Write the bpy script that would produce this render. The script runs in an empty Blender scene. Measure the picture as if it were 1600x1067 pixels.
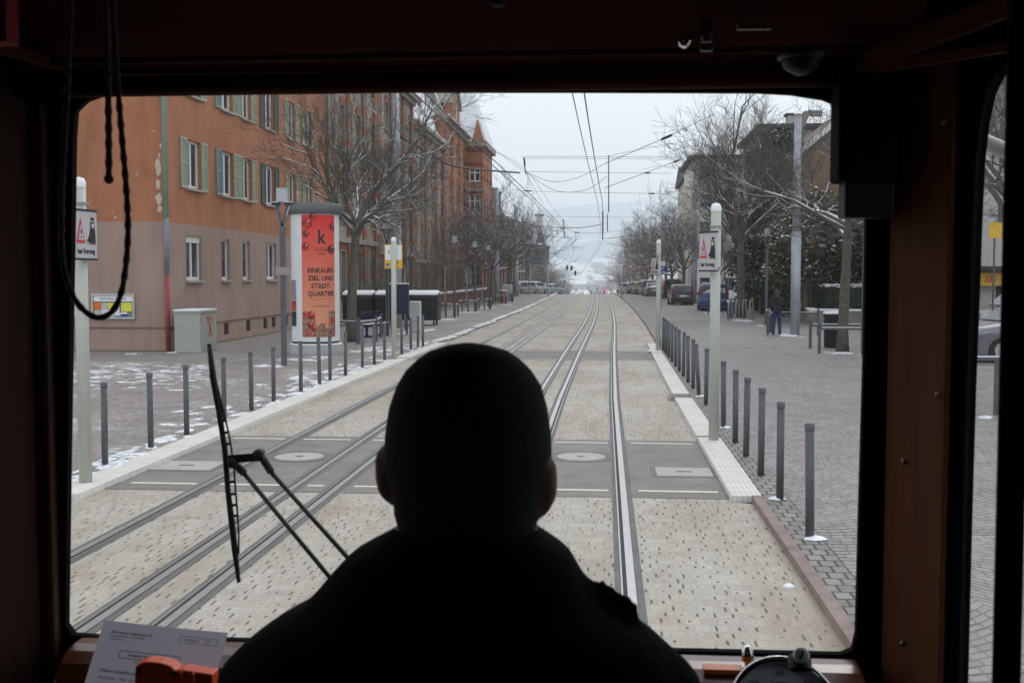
import bpy, math, random
from mathutils import Vector, Matrix
R=math.radians
S=bpy.context.scene
# ---------------------------------------------------------------- camera
F=1730.0; CX,CY=800.0,533.5; VX,VY=945.0,431.0; CAMZ=2.22
pitch=math.atan((CY-VY)/F)
yaw=math.atan((VX-CX)/(F*math.cos(pitch)+(CY-VY)*math.sin(pitch)))
cd=bpy.data.cameras.new('camera'); cam=bpy.data.objects.new('camera',cd); S.collection.objects.link(cam); S.camera=cam
cd.sensor_width=36; cd.lens=36*F/1600; cd.clip_start=.05; cd.clip_end=30000
cam.location=(0,0,CAMZ); cam.rotation_euler=(math.pi/2-pitch,0,yaw)
cd.dof.use_dof=True; cd.dof.focus_distance=26; cd.dof.aperture_fstop=15
CM=cam.rotation_euler.to_matrix()
def ray(x,y): return CM@Vector(((x-CX),-(y-CY),-F))
def gp(x,y,z=0.0):
    d=ray(x,y); t=(z-CAMZ)/d.z; return Vector((d.x*t,d.y*t,z))
def at(x,y,Y):
    d=ray(x,y); t=Y/d.y; return Vector((d.x*t,Y,CAMZ+d.z*t))
# ---------------------------------------------------------------- light
S.view_settings.view_transform='Standard'; S.view_settings.look='None'; S.view_settings.gamma=1; S.view_settings.exposure=0.1
SUN_EL,SUN_AZ=R(42),R(20)
w=bpy.data.worlds.new('World'); S.world=w; w.use_nodes=True
nt=w.node_tree; nt.nodes.clear()
def nn(nt,t,**k):
    n=nt.nodes.new(t)
    for a,b in k.items(): setattr(n,a,b)
    return n
sky=nn(nt,'ShaderNodeTexSky',sky_type='NISHITA',sun_disc=False,sun_elevation=SUN_EL,sun_rotation=SUN_AZ,air_density=1.5,dust_density=4,ozone_density=1)
mx=nn(nt,'ShaderNodeMix',data_type='RGBA'); mx.clamp_factor=True; mx.inputs[0].default_value=.93
mx.inputs[7].default_value=(9.75,10.45,11.4,1)
bg=nn(nt,'ShaderNodeBackground'); bg.inputs[1].default_value=.105
out=nn(nt,'ShaderNodeOutputWorld')
nt.links.new(sky.outputs[0],mx.inputs[6]); nt.links.new(mx.outputs[2],bg.inputs[0]); nt.links.new(bg.outputs[0],out.inputs[0])
sl=bpy.data.lights.new('sun','SUN'); sl.energy=.8; sl.angle=R(25); sl.color=(1,.97,.92)
so=bpy.data.objects.new('sun',sl); S.collection.objects.link(so)
sd=Vector((math.sin(SUN_AZ)*math.cos(SUN_EL),math.cos(SUN_AZ)*math.cos(SUN_EL),math.sin(SUN_EL)))
so.rotation_euler=sd.to_track_quat('Z','Y').to_euler()
# ---------------------------------------------------------------- node helpers / materials
class NB:
    def __init__(s,name):
        s.m=bpy.data.materials.new(name); s.m.use_nodes=True; s.t=s.m.node_tree; s.t.nodes.clear()
        s.o=s.t.nodes.new('ShaderNodeOutputMaterial'); s.p=s.t.nodes.new('ShaderNodeBsdfPrincipled')
        s.t.links.new(s.p.outputs[0],s.o.inputs[0])
        s.tc=s.t.nodes.new('ShaderNodeTexCoord').outputs['Object']
    def ln(s,a,b):
        if hasattr(a,'links'): s.t.links.new(a,b)
        else: b.default_value=a
    def n(s,t,ins=(),**k):
        n=nn(s.t,t,**k)
        for i,v in enumerate(ins):
            if v is not None: s.ln(v,n.inputs[i])
        return n
    def math(s,op,a,b=None,c=None):
        n=nn(s.t,'ShaderNodeMath',operation=op)
        for i,v in enumerate((a,b,c)):
            if v is not None: s.ln(v,n.inputs[i])
        return n.outputs[0]
    def sep(s,v=None):
        n=s.t.nodes.new('ShaderNodeSeparateXYZ'); s.ln(v or s.tc,n.inputs[0]); return n.outputs
    def comb(s,x,y,z=0.0):
        n=s.t.nodes.new('ShaderNodeCombineXYZ')
        for i,v in enumerate((x,y,z)): s.ln(v,n.inputs[i])
        return n.outputs[0]
    def noise(s,scale,detail=3,v=None,rough=.55):
        n=s.t.nodes.new('ShaderNodeTexNoise'); s.ln(v or s.tc,n.inputs['Vector']); n.inputs['Scale'].default_value=scale
        n.inputs['Detail'].default_value=detail; n.inputs['Roughness'].default_value=rough; return n.outputs[0]
    def white(s,v):
        n=s.t.nodes.new('ShaderNodeTexWhiteNoise'); s.ln(v,n.inputs[0]); return n.outputs[0]
    def ramp(s,v,a,b,lo=0.0,hi=1.0):
        n=s.t.nodes.new('ShaderNodeMapRange'); s.ln(v,n.inputs[0])
        for i,q in enumerate((a,b,lo,hi)): s.ln(q,n.inputs[i+1])
        return n.outputs[0]
    def mix(s,f,a,b,bt='MIX'):
        n=nn(s.t,'ShaderNodeMix',data_type='RGBA',blend_type=bt); s.ln(f,n.inputs[0])
        s.ln(c4(a),n.inputs[6]); s.ln(c4(b),n.inputs[7]); return n.outputs[2]
    def col(s,v): s.ln(c4(v),s.p.inputs['Base Color'])
    def set(s,**k):
        for a,b in k.items(): s.ln(b,s.p.inputs[a.replace('_',' ')])
    def bump(s,h,strength=.3,dist=.01):
        n=s.t.nodes.new('ShaderNodeBump'); n.inputs['Strength'].default_value=strength; n.inputs['Distance'].default_value=dist
        s.ln(h,n.inputs['Height']); s.t.links.new(n.outputs[0],s.p.inputs['Normal'])
def c4(c): return c if hasattr(c,'links') else ((*c,1) if len(c)==3 else c)
MC={}
def mat(name,col,rough=.7,metal=0,var=.12,vs=3.0,bump=0,bs=40,spec=.5,dirt=None,ds=1.5,coat=0):
    if name in MC: return MC[name]
    b=NB(name); f=b.noise(vs,4)
    c=b.mix(b.ramp(f,.25,.75),tuple(x*(1-var) for x in col),tuple(min(1,x*(1+var)) for x in col))
    if dirt: c=b.mix(b.ramp(b.noise(ds,5,rough=.7),.55,.75,0,.7),c,dirt)
    b.col(c); b.set(Roughness=rough,Metallic=metal); b.p.inputs['Specular IOR Level'].default_value=spec
    if coat: b.p.inputs['Coat Weight'].default_value=coat; b.p.inputs['Coat Roughness'].default_value=.08
    if bump: b.bump(b.noise(bs,3),bump)
    MC[name]=b.m; return b.m
def brickmat(name,c1,c2,mortar,sx=.25,sy=.075,bands=None):
    b=NB(name); x,y,z=b.sep(); u=b.math('ADD',x,y)
    n=b.n('ShaderNodeTexBrick',(b.comb(u,z),c4(c1),c4(c2),c4(mortar)))
    n.inputs['Scale'].default_value=1; n.inputs['Mortar Size'].default_value=.008; n.inputs['Brick Width'].default_value=sx; n.inputs['Row Height'].default_value=sy
    c=n.outputs[0]
    if bands:
        per,wd,bc=bands
        f=b.math('LESS_THAN',b.math('FRACT',b.math('DIVIDE',z,per)),wd/per)
        c=b.mix(f,c,b.mix(.35,c,bc) if False else b.mix(b.noise(8,3),tuple(q*.75 for q in bc),tuple(q*1.25 for q in bc)))
    c=b.mix(b.ramp(b.noise(.35,5,rough=.7),.35,.75,0,.5),c,b.mix(1,c,(.42,.36,.32),'MULTIPLY'))
    b.col(c); b.set(Roughness=.9); MC[name]=b.m; return b.m
# ---------------------------------------------------------------- mesh builder
class MB:
    def __init__(s): s.v=[]; s.f=[]; s.mi=[]; s.m=0
    def add(s,vs,fs):
        o=len(s.v); s.v+=[tuple(v) for v in vs]; s.f+=[tuple(i+o for i in f) for f in fs]; s.mi+=[s.m]*len(fs); return s
    def box(s,x0,x1,y0,y1,z0,z1):
        return s.add([(x0,y0,z0),(x1,y0,z0),(x1,y1,z0),(x0,y1,z0),(x0,y0,z1),(x1,y0,z1),(x1,y1,z1),(x0,y1,z1)],
          [(0,3,2,1),(4,5,6,7),(0,1,5,4),(1,2,6,5),(2,3,7,6),(3,0,4,7)])
    def bar(s,p,q,w,h=None,up=Vector((0,0,1))):
        p,q=Vector(p),Vector(q); d=(q-p).normalized(); h=h or w
        if abs(d.dot(up))>.98: up=Vector((0,1,0))
        a=d.cross(up).normalized()*w/2; b=a.cross(d).normalized()*h/2
        return s.add([p-a-b,p+a-b,p+a+b,p-a+b,q-a-b,q+a-b,q+a+b,q-a+b],[(0,1,2,3),(7,6,5,4),(0,4,5,1),(1,5,6,2),(2,6,7,3),(3,7,4,0)])
    def tube(s,pts,rad,n=8,cap=True):
        pts=[Vector(p) for p in pts]; k=len(pts)
        if not hasattr(rad,'__len__'): rad=[rad]*k
        o=len(s.v); prev=None
        for i,p in enumerate(pts):
            d=(pts[min(i+1,k-1)]-pts[max(i-1,0)])
            d=d.normalized() if d.length>1e-9 else Vector((0,0,1))
            if prev is None: a=d.orthogonal().normalized()
            else:
                a=prev-d*prev.dot(d); a=a.normalized() if a.length>1e-6 else d.orthogonal().normalized()
            prev=a; b=d.cross(a)
            for j in range(n):
                t=2*math.pi*j/n; s.v.append(tuple(p+(a*math.cos(t)+b*math.sin(t))*rad[i]))
        fs=[]
        for i in range(k-1):
            for j in range(n):
                j2=(j+1)%n; fs.append((o+i*n+j,o+i*n+j2,o+(i+1)*n+j2,o+(i+1)*n+j))
        if cap: fs.append(tuple(o+j for j in range(n))[::-1]); fs.append(tuple(o+(k-1)*n+j for j in range(n)))
        s.f+=fs; s.mi+=[s.m]*len(fs); return s
    def lathe(s,prof,n=24,c=(0,0,0),a0=0,a1=2*math.pi):
        o=len(s.v); full=abs(a1-a0-2*math.pi)<1e-6; m=n if full else n+1
        for r,z in prof:
            for j in range(m):
                t=a0+(a1-a0)*j/n; s.v.append((c[0]+r*math.cos(t),c[1]+r*math.sin(t),c[2]+z))
        fs=[]
        for i in range(len(prof)-1):
            for j in range(n):
                j2=(j+1)%m; fs.append((o+i*m+j,o+i*m+j2,o+(i+1)*m+j2,o+(i+1)*m+j))
        s.f+=fs; s.mi+=[s.m]*len(fs); return s
    def prism(s,poly,ax,a,b):
        n=len(poly); o=[]
        for t in (a,b):
            for (u,v) in poly: o.append({'x':(t,u,v),'y':(u,t,v),'z':(u,v,t)}[ax])
        fs=[tuple(range(n))[::-1],tuple(range(n,2*n))]+[(i,(i+1)%n,n+(i+1)%n,n+i) for i in range(n)]
        return s.add(o,fs)
    def ball(s,c,r,nu=10,nv=7):
        if not hasattr(r,'__len__'): r=(r,r,r)
        o=len(s.v)
        for i in range(nv+1):
            p=math.pi*i/nv
            for j in range(nu):
                t=2*math.pi*j/nu; s.v.append((c[0]+r[0]*math.sin(p)*math.cos(t),c[1]+r[1]*math.sin(p)*math.sin(t),c[2]-r[2]*math.cos(p)))
        fs=[(o+i*nu+j,o+i*nu+(j+1)%nu,o+(i+1)*nu+(j+1)%nu,o+(i+1)*nu+j) for i in range(nv) for j in range(nu)]
        s.f+=fs; s.mi+=[s.m]*len(fs); return s
    def mesh(s,name,mats,smooth=False):
        me=bpy.data.meshes.new(name); me.from_pydata(s.v,[],s.f)
        for m in (mats if isinstance(mats,(list,tuple)) else [mats]): me.materials.append(m)
        if any(s.mi): me.polygons.foreach_set('material_index',s.mi)
        if smooth: me.polygons.foreach_set('use_smooth',[True]*len(me.polygons))
        me.update(); return me
    def build(s,name,mats,parent=None,smooth=False,loc=(0,0,0),rz=0,bev=0):
        return link(name,s.mesh(name,mats,smooth),parent,loc,rz,bev)
def link(name,me,parent=None,loc=(0,0,0),rz=0,bev=0):
    o=bpy.data.objects.new(name,me); S.collection.objects.link(o); o.parent=parent; o.location=loc
    if hasattr(rz,'__len__'): o.rotation_euler=rz
    else: o.rotation_euler=(0,0,rz)
    if bev:
        m=o.modifiers.new('bevel','BEVEL'); m.width=bev; m.segments=2; m.limit_method='ANGLE'
    return o
def tag(o,label,cat,group=None,kind=None):
    if label: o['label']=label
    if cat: o['category']=cat
    if group: o['group']=group
    if kind: o['kind']=kind
    return o
def thing(name,label,cat,loc=(0,0,0),rz=0,group=None):
    o=bpy.data.objects.new(name,None); S.collection.objects.link(o); o.location=loc; o.rotation_euler=(0,0,rz)
    o.empty_display_size=.2
    return tag(o,label,cat,group)
def struct(o): o['kind']='structure'; return o
CH={}
def kids(o): return [c for c in bpy.data.objects if c.parent==o]
def copy_tree(o,loc=None,rz=None,label=None,parent=None,scale=None,ks=None):
    c=o.copy(); S.collection.objects.link(c); c.parent=parent
    if loc is not None: c.location=loc
    if rz is not None: c.rotation_euler=(0,0,rz)
    if scale: c.scale=scale if hasattr(scale,'__len__') else (scale,)*3
    if label: c['label']=label
    for ch in kids(o): copy_tree(ch,parent=c)
    return c
ORD=['first','second','third','fourth','fifth','sixth','seventh','eighth','ninth','tenth','eleventh','twelfth','thirteenth','fourteenth','fifteenth','sixteenth','seventeenth','eighteenth','nineteenth','twentieth','twenty-first','twenty-second','twenty-third','twenty-fourth','twenty-fifth']
def textmesh(txt,size,ext=.002,bold=0,align='CENTER',sx=1):
    c=bpy.data.curves.new('t','FONT'); c.body=txt; c.size=size; c.extrude=ext; c.offset=bold; c.align_x=align; c.align_y='CENTER'; c.resolution_u=3
    o=bpy.data.objects.new('t',c); S.collection.objects.link(o); bpy.context.view_layer.update()
    me=bpy.data.meshes.new_from_object(o.evaluated_get(bpy.context.evaluated_depsgraph_get()))
    bpy.data.objects.remove(o); bpy.data.curves.remove(c)
    if sx!=1:
        for v in me.vertices: v.co.x*=sx
    return me
def text(name,txt,size,m,parent,loc,rot=(R(90),0,0),bold=0,align='CENTER',sx=1,ext=.002):
    me=textmesh(txt,size,ext,bold,align,sx); me.materials.clear(); me.materials.append(m)
    return link(name,me,parent,loc,rot)
def remesh(mb,name,m,voxel,smooth_it=4):
    me=mb.mesh(name,m); o=bpy.data.objects.new('tmp',me); S.collection.objects.link(o)
    r=o.modifiers.new('r','REMESH'); r.mode='VOXEL'; r.voxel_size=voxel
    if smooth_it: q=o.modifiers.new('s','SMOOTH'); q.iterations=smooth_it; q.factor=.5
    bpy.context.view_layer.update()
    n=bpy.data.meshes.new_from_object(o.evaluated_get(bpy.context.evaluated_depsgraph_get())); n.name=name
    bpy.data.objects.remove(o); n.materials.clear(); n.materials.append(m)
    n.polygons.foreach_set('use_smooth',[True]*len(n.polygons)); return n
def gz(Y,X=0):
    # street profile: flat, then over a crest down into the valley
    if Y<125: return 0.0
    if Y<185: return -(Y-125)**2/2000.0
    if Y<700: return -1.8-.06*(Y-185)
    pts=[(700,-32.7),(1300,-58),(2000,-60),(2700,-38),(3600,28),(5000,190),(6300,375),(7200,400),(9000,300)]
    for (a,b),(c,d) in zip(pts,pts[1:]):
        if Y<=c: return b+(d-b)*(Y-a)/(c-a)
    return 300
def cx(Y):
    # sideways wander of the tracks along the street
    pts=[(-10,0),(20,0),(32,.08),(50,.26),(68,.32),(90,.25),(110,.08),(130,-.25),(145,-.6),(185,-2.5),(260,-8),(400,-22)]
    for (a,b),(c,d) in zip(pts,pts[1:]):
        if Y<=c:
            t=(Y-a)/(c-a); return b+(d-b)*t
    return -22
YS=[-12,-4,0,4,8,10.4,10.5,10.85,10.95,12,16,20,24,28,32,35.9,36.1,40,45,50,55,60,65,70,75,80,86,92,98,104,110,116,122,128,133,138,142,146,150,155,160,168,176,185,200,225,260,300,350,400]

try: S.cycles.volume_bounces=3; S.cycles.max_bounces=12
except Exception: pass
# ================================================================ materials
SNOW=mat('snow',(.82,.84,.88),.6,var=.04,vs=6,bump=.3,bs=25)
SIGNW=mat('weathered_sign_white',(.50,.475,.49),.45,var=.06,dirt=(.36,.34,.33),ds=6)
STEEL=mat('rail_steel',(.46,.46,.475),.40,.85,var=.08,vs=8)
GROOVE=mat('rail_groove',(.05,.04,.032),.9,var=.4,vs=6)
BLACK=mat('black_rubber',(.012,.012,.013),.6)
POSTG=mat('grey_post_paint',(.085,.09,.1),.5,var=.18,vs=9,dirt=(.16,.15,.14),ds=7)
GALV=mat('galvanised_steel',(.36,.38,.41),.55,.25,var=.14,vs=2.5,dirt=(.2,.2,.2),ds=4)
CREAM=mat('cream_pole_paint',(.47,.49,.43),.5,var=.07,vs=5,dirt=(.32,.30,.24),ds=5)
BARK=mat('bark',(.11,.10,.078),.95,var=.4,vs=7,bump=.5,bs=30)
TWIG=mat('twig_bark',(.13,.116,.102),.95,var=.3,vs=5)
TWIGR=mat('reddish_twig_bark',(.15,.105,.085),.95,var=.3,vs=5)
PALEBARK=mat('pale_trunk_paint',(.33,.29,.26),.9,var=.2,vs=9)
LEAF=mat('evergreen_leaf',(.045,.06,.038),.7,var=.5,vs=3)
LEAFB=mat('brownish_evergreen_leaf',(.09,.08,.045),.7,var=.5,vs=3)
WHITEF=mat('white_window_frame',(.75,.76,.77),.4,var=.04)
STONE=mat('grey_sandstone',(.25,.23,.2),.9,var=.25,vs=3,bump=.3,bs=20)
CONC=mat('concrete',(.36,.35,.33),.9,var=.15,vs=5,dirt=(.2,.19,.17),ds=3)
SILL=mat('sill_stone',(.33,.32,.3),.85,var=.15,vs=4)
DARKM=mat('dark_metal',(.03,.03,.033),.45,.3)
NAVY=mat('navy_paint',(.012,.018,.06),.4,var=.1)
WHITE=mat('white_enamel',(.78,.79,.8),.35,var=.03)
INK=mat('black_print',(.015,.013,.013),.6)
RED=mat('red_print',(.6,.03,.03),.5)
YEL=mat('yellow_print',(.8,.42,.02),.45)
CHROME=mat('chrome',(.8,.8,.82),.12,1)
TYRE=mat('tyre_rubber',(.02,.02,.02),.85)
RIM=mat('alloy_rim',(.4,.4,.42),.35,.7)
TAIL=mat('tail_light',(.35,.012,.012),.2,coat=.6)
def glassmat(name,tint=(.02,.025,.03)):
    b=NB(name); f=b.ramp(b.noise(.8,3),.45,.62); b.col(b.mix(f,tint,tuple(q*4 for q in tint))); b.set(Roughness=.06); b.p.inputs['Specular IOR Level'].default_value=.6; MC[name]=b.m; return b.m
GLASS=glassmat('window_glass',(.035,.042,.05)); CARGLASS=glassmat('car_glass',(.015,.018,.02))
# paving of the track bed: small interlocking blocks with dark open joints
b=NB('track_bed_paving'); x,y,z=b.sep()
v=b.math('DIVIDE',y,.135); row=b.math('FLOOR',v)
u=b.math('ADD',b.math('DIVIDE',x,.105),b.math('MULTIPLY',row,.5)); uc=b.math('FLOOR',u)
rn=b.white(b.comb(uc,row,0)); rn2=b.white(b.comb(uc,row,5.3))
fx=b.math('ABSOLUTE',b.math('SUBTRACT',b.math('FRACT',u),b.math('ADD',.25,b.math('MULTIPLY',rn2,.5))))
fy=b.math('ABSOLUTE',b.math('SUBTRACT',b.math('FRACT',v),.5))
d=b.math('MULTIPLY',b.math('LESS_THAN',fx,.085),b.math('LESS_THAN',fy,b.math('SUBTRACT',b.math('MULTIPLY',rn,.50),.08)))
d=b.math('MULTIPLY',d,b.ramp(b.noise(.9,3),.3,.5,.45,1.0)); d=b.math('MULTIPLY',d,b.ramp(b.noise(60,2),.3,.6,.6,1))
j=b.math('MULTIPLY',b.math('GREATER_THAN',b.math('ABSOLUTE',b.math('SUBTRACT',b.math('FRACT',b.math('DIVIDE',y,.135)),.5)),.43),.13)
j2=b.math('MULTIPLY',b.math('GREATER_THAN',b.math('ABSOLUTE',b.math('SUBTRACT',b.math('FRACT',u),.5)),.43),.13)
big=b.noise(.35,5,rough=.65)
stretch=b.noise(1.0,4,b.comb(b.math('MULTIPLY',x,1.6),b.math('MULTIPLY',y,.22)),.6)
c=b.mix(b.ramp(big,.3,.7),(.42,.38,.325),(.52,.48,.42))
c=b.mix(b.ramp(stretch,.46,.70,0,.65),c,(.29,.215,.15))
c=b.mix(b.ramp(rn2,0,1,0,.34),c,(.24,.21,.18))
c=b.mix(b.ramp(b.noise(38,3),.4,.75,0,.38),c,(.2,.17,.14)); c=b.mix(b.ramp(b.noise(2.6,5,rough=.7),.52,.72,0,.42),c,(.27,.235,.20)); c=b.mix(b.ramp(b.noise(1.1,4,rough=.6),.6,.75,0,.5),c,(.33,.21,.13))
c=b.mix(b.math('MAXIMUM',j,j2),c,(.13,.11,.09)); c=b.mix(b.math('MULTIPLY',d,.95),c,(.06,.045,.035))
b.col(c); b.set(Roughness=b.ramp(big,.3,.7,.9,.62)); b.bump(d,-.4,.01); BED=b.m
# segmental-arch cobbles
def cobble(name,c1,c2,jc,w=1.25,snow=0,sp=(0,0),arc=1.6):
    b=NB(name); x,y,z=b.sep()
    t=b.math('SUBTRACT',b.math('FRACT',b.math('DIVIDE',x,w)),.5); colu=b.math('FLOOR',b.math('DIVIDE',x,w))
    wob=b.math('MULTIPLY',b.noise(2.2,2),.06)
    vv=b.math('ADD',b.math('ADD',y,b.math('MULTIPLY',b.math('MULTIPLY',t,t),-arc)),wob)
    v=b.math('DIVIDE',vv,.105); row=b.math('FLOOR',v)
    u=b.math('ADD',b.math('MULTIPLY',t,11),b.math('MULTIPLY',b.white(b.comb(row,colu)),1.0)); uc=b.math('FLOOR',u)
    r=b.white(b.comb(uc,row,colu))
    jv=b.math('GREATER_THAN',b.math('ABSOLUTE',b.math('SUBTRACT',b.math('FRACT',v),.5)),b.math('ADD',.3,b.math('MULTIPLY',b.white(b.comb(uc,row,9)),.16)))
    ju=b.math('GREATER_THAN',b.math('ABSOLUTE',b.math('SUBTRACT',b.math('FRACT',u),.5)),.42)
    je=b.math('MAXIMUM',b.math('MULTIPLY',jv,.9),b.math('MULTIPLY',ju,.55))
    je=b.math('MULTIPLY',je,b.ramp(b.noise(1.3,3),.3,.6,.35,1))
    big=b.noise(.3,5,rough=.6)
    c=b.mix(r,c1,c2); c=b.mix(b.ramp(big,.4,.7,0,.45),c,(.23,.19,.175)); c=b.mix(je,c,jc)
    if snow:
        s=b.math('MULTIPLY',b.ramp(b.noise(.55,4,rough=.7),.5,.72),b.ramp(b.noise(11,4,rough=.7),.50,.60))
        c=b.mix(b.math('MULTIPLY',s,snow),c,(.78,.8,.84))
    b.col(c); b.set(Roughness=.75); b.bump(je,-.5,.012); return b.m
COBR=cobble('cobbles_right',(.22,.207,.207),(.31,.29,.285),(.06,.054,.05))
COBL=cobble('cobbles_left',(.22,.195,.185),(.34,.31,.29),(.10,.09,.08),snow=1.0)
SLAB=NB('sidewalk_slabs'); b=SLAB; n=b.n('ShaderNodeTexBrick',(b.comb(*b.sep()[:2]),c4((.23,.205,.195)),c4((.29,.262,.25)),c4((.13,.12,.11))))
n.inputs['Scale'].default_value=1; n.inputs['Brick Width'].default_value=.3; n.inputs['Row Height'].default_value=.2; n.inputs['Mortar Size'].default_value=.008
c=b.mix(b.ramp(b.noise(.5,5,rough=.7),.45,.75,0,.5),n.outputs[0],(.17,.15,.14)); b.col(c); b.set(Roughness=.8); SLAB=b.m
ASPH=mat('asphalt',(.205,.19,.173),.8,var=.2,vs=2.2,bump=.3,bs=120,dirt=(.09,.085,.08),ds=.9)
ASPHD=mat('bitumen_joint',(.13,.125,.12),.8,var=.25,vs=3)
LINE=mat('road_line_paint',(.74,.68,.58),.7,var=.08,vs=12,dirt=(.35,.32,.28),ds=9)
KERBM=mat('kerb_granite',(.26,.19,.17),.8,var=.25,vs=5,dirt=(.14,.11,.1),ds=3)
KERBG=mat('kerb_grey',(.25,.245,.235),.85,var=.2,vs=3)
b=NB('edging_setts'); n=b.n('ShaderNodeTexBrick',(b.comb(*b.sep()[:2]),c4((.20,.19,.18)),c4((.29,.275,.26)),c4((.07,.065,.055))))
n.inputs['Scale'].default_value=1; n.inputs['Brick Width'].default_value=.125; n.inputs['Row Height'].default_value=.17; n.inputs['Mortar Size'].default_value=.012
c=b.mix(b.ramp(b.noise(5,4,rough=.7),.5,.7,0,.6),n.outputs[0],(.16,.14,.11)); b.col(c); b.set(Roughness=.85); SETT=b.m
b=NB('tactile_paving'); x,y,z=b.sep()
rb=b.math('GREATER_THAN',b.math('SINE',b.math('MULTIPLY',x,2*math.pi/.05)),.3)
sl_=b.math('GREATER_THAN',b.math('ABSOLUTE',b.math('SUBTRACT',b.math('FRACT',b.math('DIVIDE',y,.3)),.5)),.475)
c=b.mix(b.ramp(b.noise(.8,5,rough=.7),.3,.7),(.60,.58,.53),(.72,.70,.66)); c=b.mix(b.math('MULTIPLY',rb,.22),c,(.3,.28,.25)); c=b.mix(b.math('MULTIPLY',sl_,.45),c,(.25,.22,.2))
c=b.mix(b.ramp(b.noise(6,4,rough=.7),.6,.72,0,.5),c,(.36,.30,.24)); b.col(c); b.set(Roughness=.85); b.bump(rb,.4,.005); TACT=b.m
b=NB('valley_ground'); x,y,z=b.sep()
f=b.noise(.02,6,b.comb(x,b.math('MULTIPLY',y,.5)),.7)
c=b.mix(b.ramp(f,.48,.56),(.05,.055,.05),(.62,.64,.68)); c=b.mix(b.ramp(b.noise(.3,4),.35,.6,0,.7),c,(.10,.09,.08)); b.col(c); b.set(Roughness=.95); GROUNDM=b.m
b=NB('haze_tinted_hills'); x,y,z=b.sep()
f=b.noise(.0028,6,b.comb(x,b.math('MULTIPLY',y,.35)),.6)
c=b.mix(b.ramp(f,.53,.58),(.27,.36,.44),(.72,.77,.84)); b.col(c); b.set(Roughness=1); HILLM=b.m  # snow-dusted woods, paled and blued to carry distance haze in the colour
# ================================================================ ground
def terrain(name,xs,ys,fn,m):
    mb=MB(); n=len(xs)
    for Y in ys:
        for X in xs: mb.v.append((X,Y,fn(X,Y)))
    for j in range(len(ys)-1):
        for i in range(n-1): mb.f.append((j*n+i,j*n+i+1,(j+1)*n+i+1,(j+1)*n+i))
    mb.mi=[0]*len(mb.f); return struct(mb.build(name,m,smooth=True))
def hf(X,Y):
    z=gz(Y)-.06
    if Y>700:
        k=min(1,(Y-700)/1500); z+=k*(18*math.sin(X*.0021+Y*.0011)+9*math.sin(X*.0067+1.3)+6*math.sin(Y*.006+X*.002))
    if Y>4000: z+=(Y-4000)/2500*(22*math.sin(X*.0012+2.2)+10*math.sin(X*.0041))
    return z
xs=[-5200,-3600,-2400,-1600,-1100,-800,-600,-450,-340,-260,-190,-140,-90,-50,-25,0,20,40,70,110,160,220,300,400,520,700,950,1300,1800,2500,3600,5200]
ys=[-60,0,60,110]+YS[YS.index(122):]+[470,560,640,700,800,950,1100,1300,1500,1750,2000,2350,2700,3000,3300,3600]
terrain('ground',xs,ys,hf,GROUNDM)
xs2=[-7000+200*i for i in range(71)]
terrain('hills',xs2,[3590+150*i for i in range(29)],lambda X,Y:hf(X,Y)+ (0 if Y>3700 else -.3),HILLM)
def strip(name,x0,x1,z,m,y0,y1,curve=True,kind=True,top=None):
    ys=[y0]+[Y for Y in YS if y0<Y<y1]+[y1]
    f0=x0 if callable(x0) else (lambda Y:x0); f1=x1 if callable(x1) else (lambda Y:x1)
    mb=MB()
    for Y in ys:
        c=cx(Y) if curve else 0
        mb.v+=[(f0(Y)+(c),Y,gz(Y)+z),(f1(Y)+(c),Y,gz(Y)+z)]
    if top is not None:   # a solid kerb
        k=len(mb.v)
        mb.v+=[(a,b_,c_+top) for a,b_,c_ in mb.v[:k]]
        for i in range(len(ys)-1):
            a=2*i; mb.f+=[(k+a,k+a+1,k+a+3,k+a+2),(a,k+a,k+a+2,a+2),(a+1,a+3,k+a+3,k+a+1)]
        mb.f+=[(0,1,k+1,k)]
    else:
        for i in range(len(ys)-1): mb.f.append((2*i,2*i+1,2*i+3,2*i+2))
    mb.mi=[0]*len(mb.f); o=mb.build(name,m)
    return struct(o) if kind else o
PZ=.06
strip('track_bed',lambda Y:-5.56 if Y<10.45 else (-5.20 if Y<36 else -5.45),lambda Y:1.46 if Y<10.9 else (1.25 if Y<36 else 1.57),0,BED,-12,400)
# pavements (left cobbles near the tracks, slabs beyond the edging; right all cobbles)
strip('cobbled_pavement',lambda Y:-9.5-cx(Y),lambda Y:-5.56 if Y<36.5 else -5.45,PZ,COBL,27.5,400)
struct(MB().add([(-60,-12,PZ),(-5.56,-12,PZ),(-5.56,27.5,PZ),(-60,27.5,PZ)],[(0,1,2,3)]).build('cobbled_square',COBL))
strip('sidewalk_slabs',lambda Y:-13.05-cx(Y) if Y>32 else -60,lambda Y:-9.66-cx(Y),PZ,SLAB,32.7,400)
struct(MB().add([(-60,27.66,PZ),(-9.66,27.66,PZ),(-9.66,32.7,PZ),(-60,32.7,PZ)],[(0,1,2,3)]).build('gable_forecourt',SLAB))
struct(MB().add([(-60,27.5,PZ+.004),(-9.5,27.5,PZ+.004),(-9.5,27.66,PZ+.004),(-60,27.66,PZ+.004)],[(0,1,2,3)]).build('edging_stones_across',KERBG))
strip('edging_stones',lambda Y:-9.66-cx(Y),lambda Y:-9.5-cx(Y),PZ+.004,KERBG,27.66,130)
strip('cobbled_street',lambda Y:1.80,lambda Y:60-cx(Y),PZ,COBR,-12,400)
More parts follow.
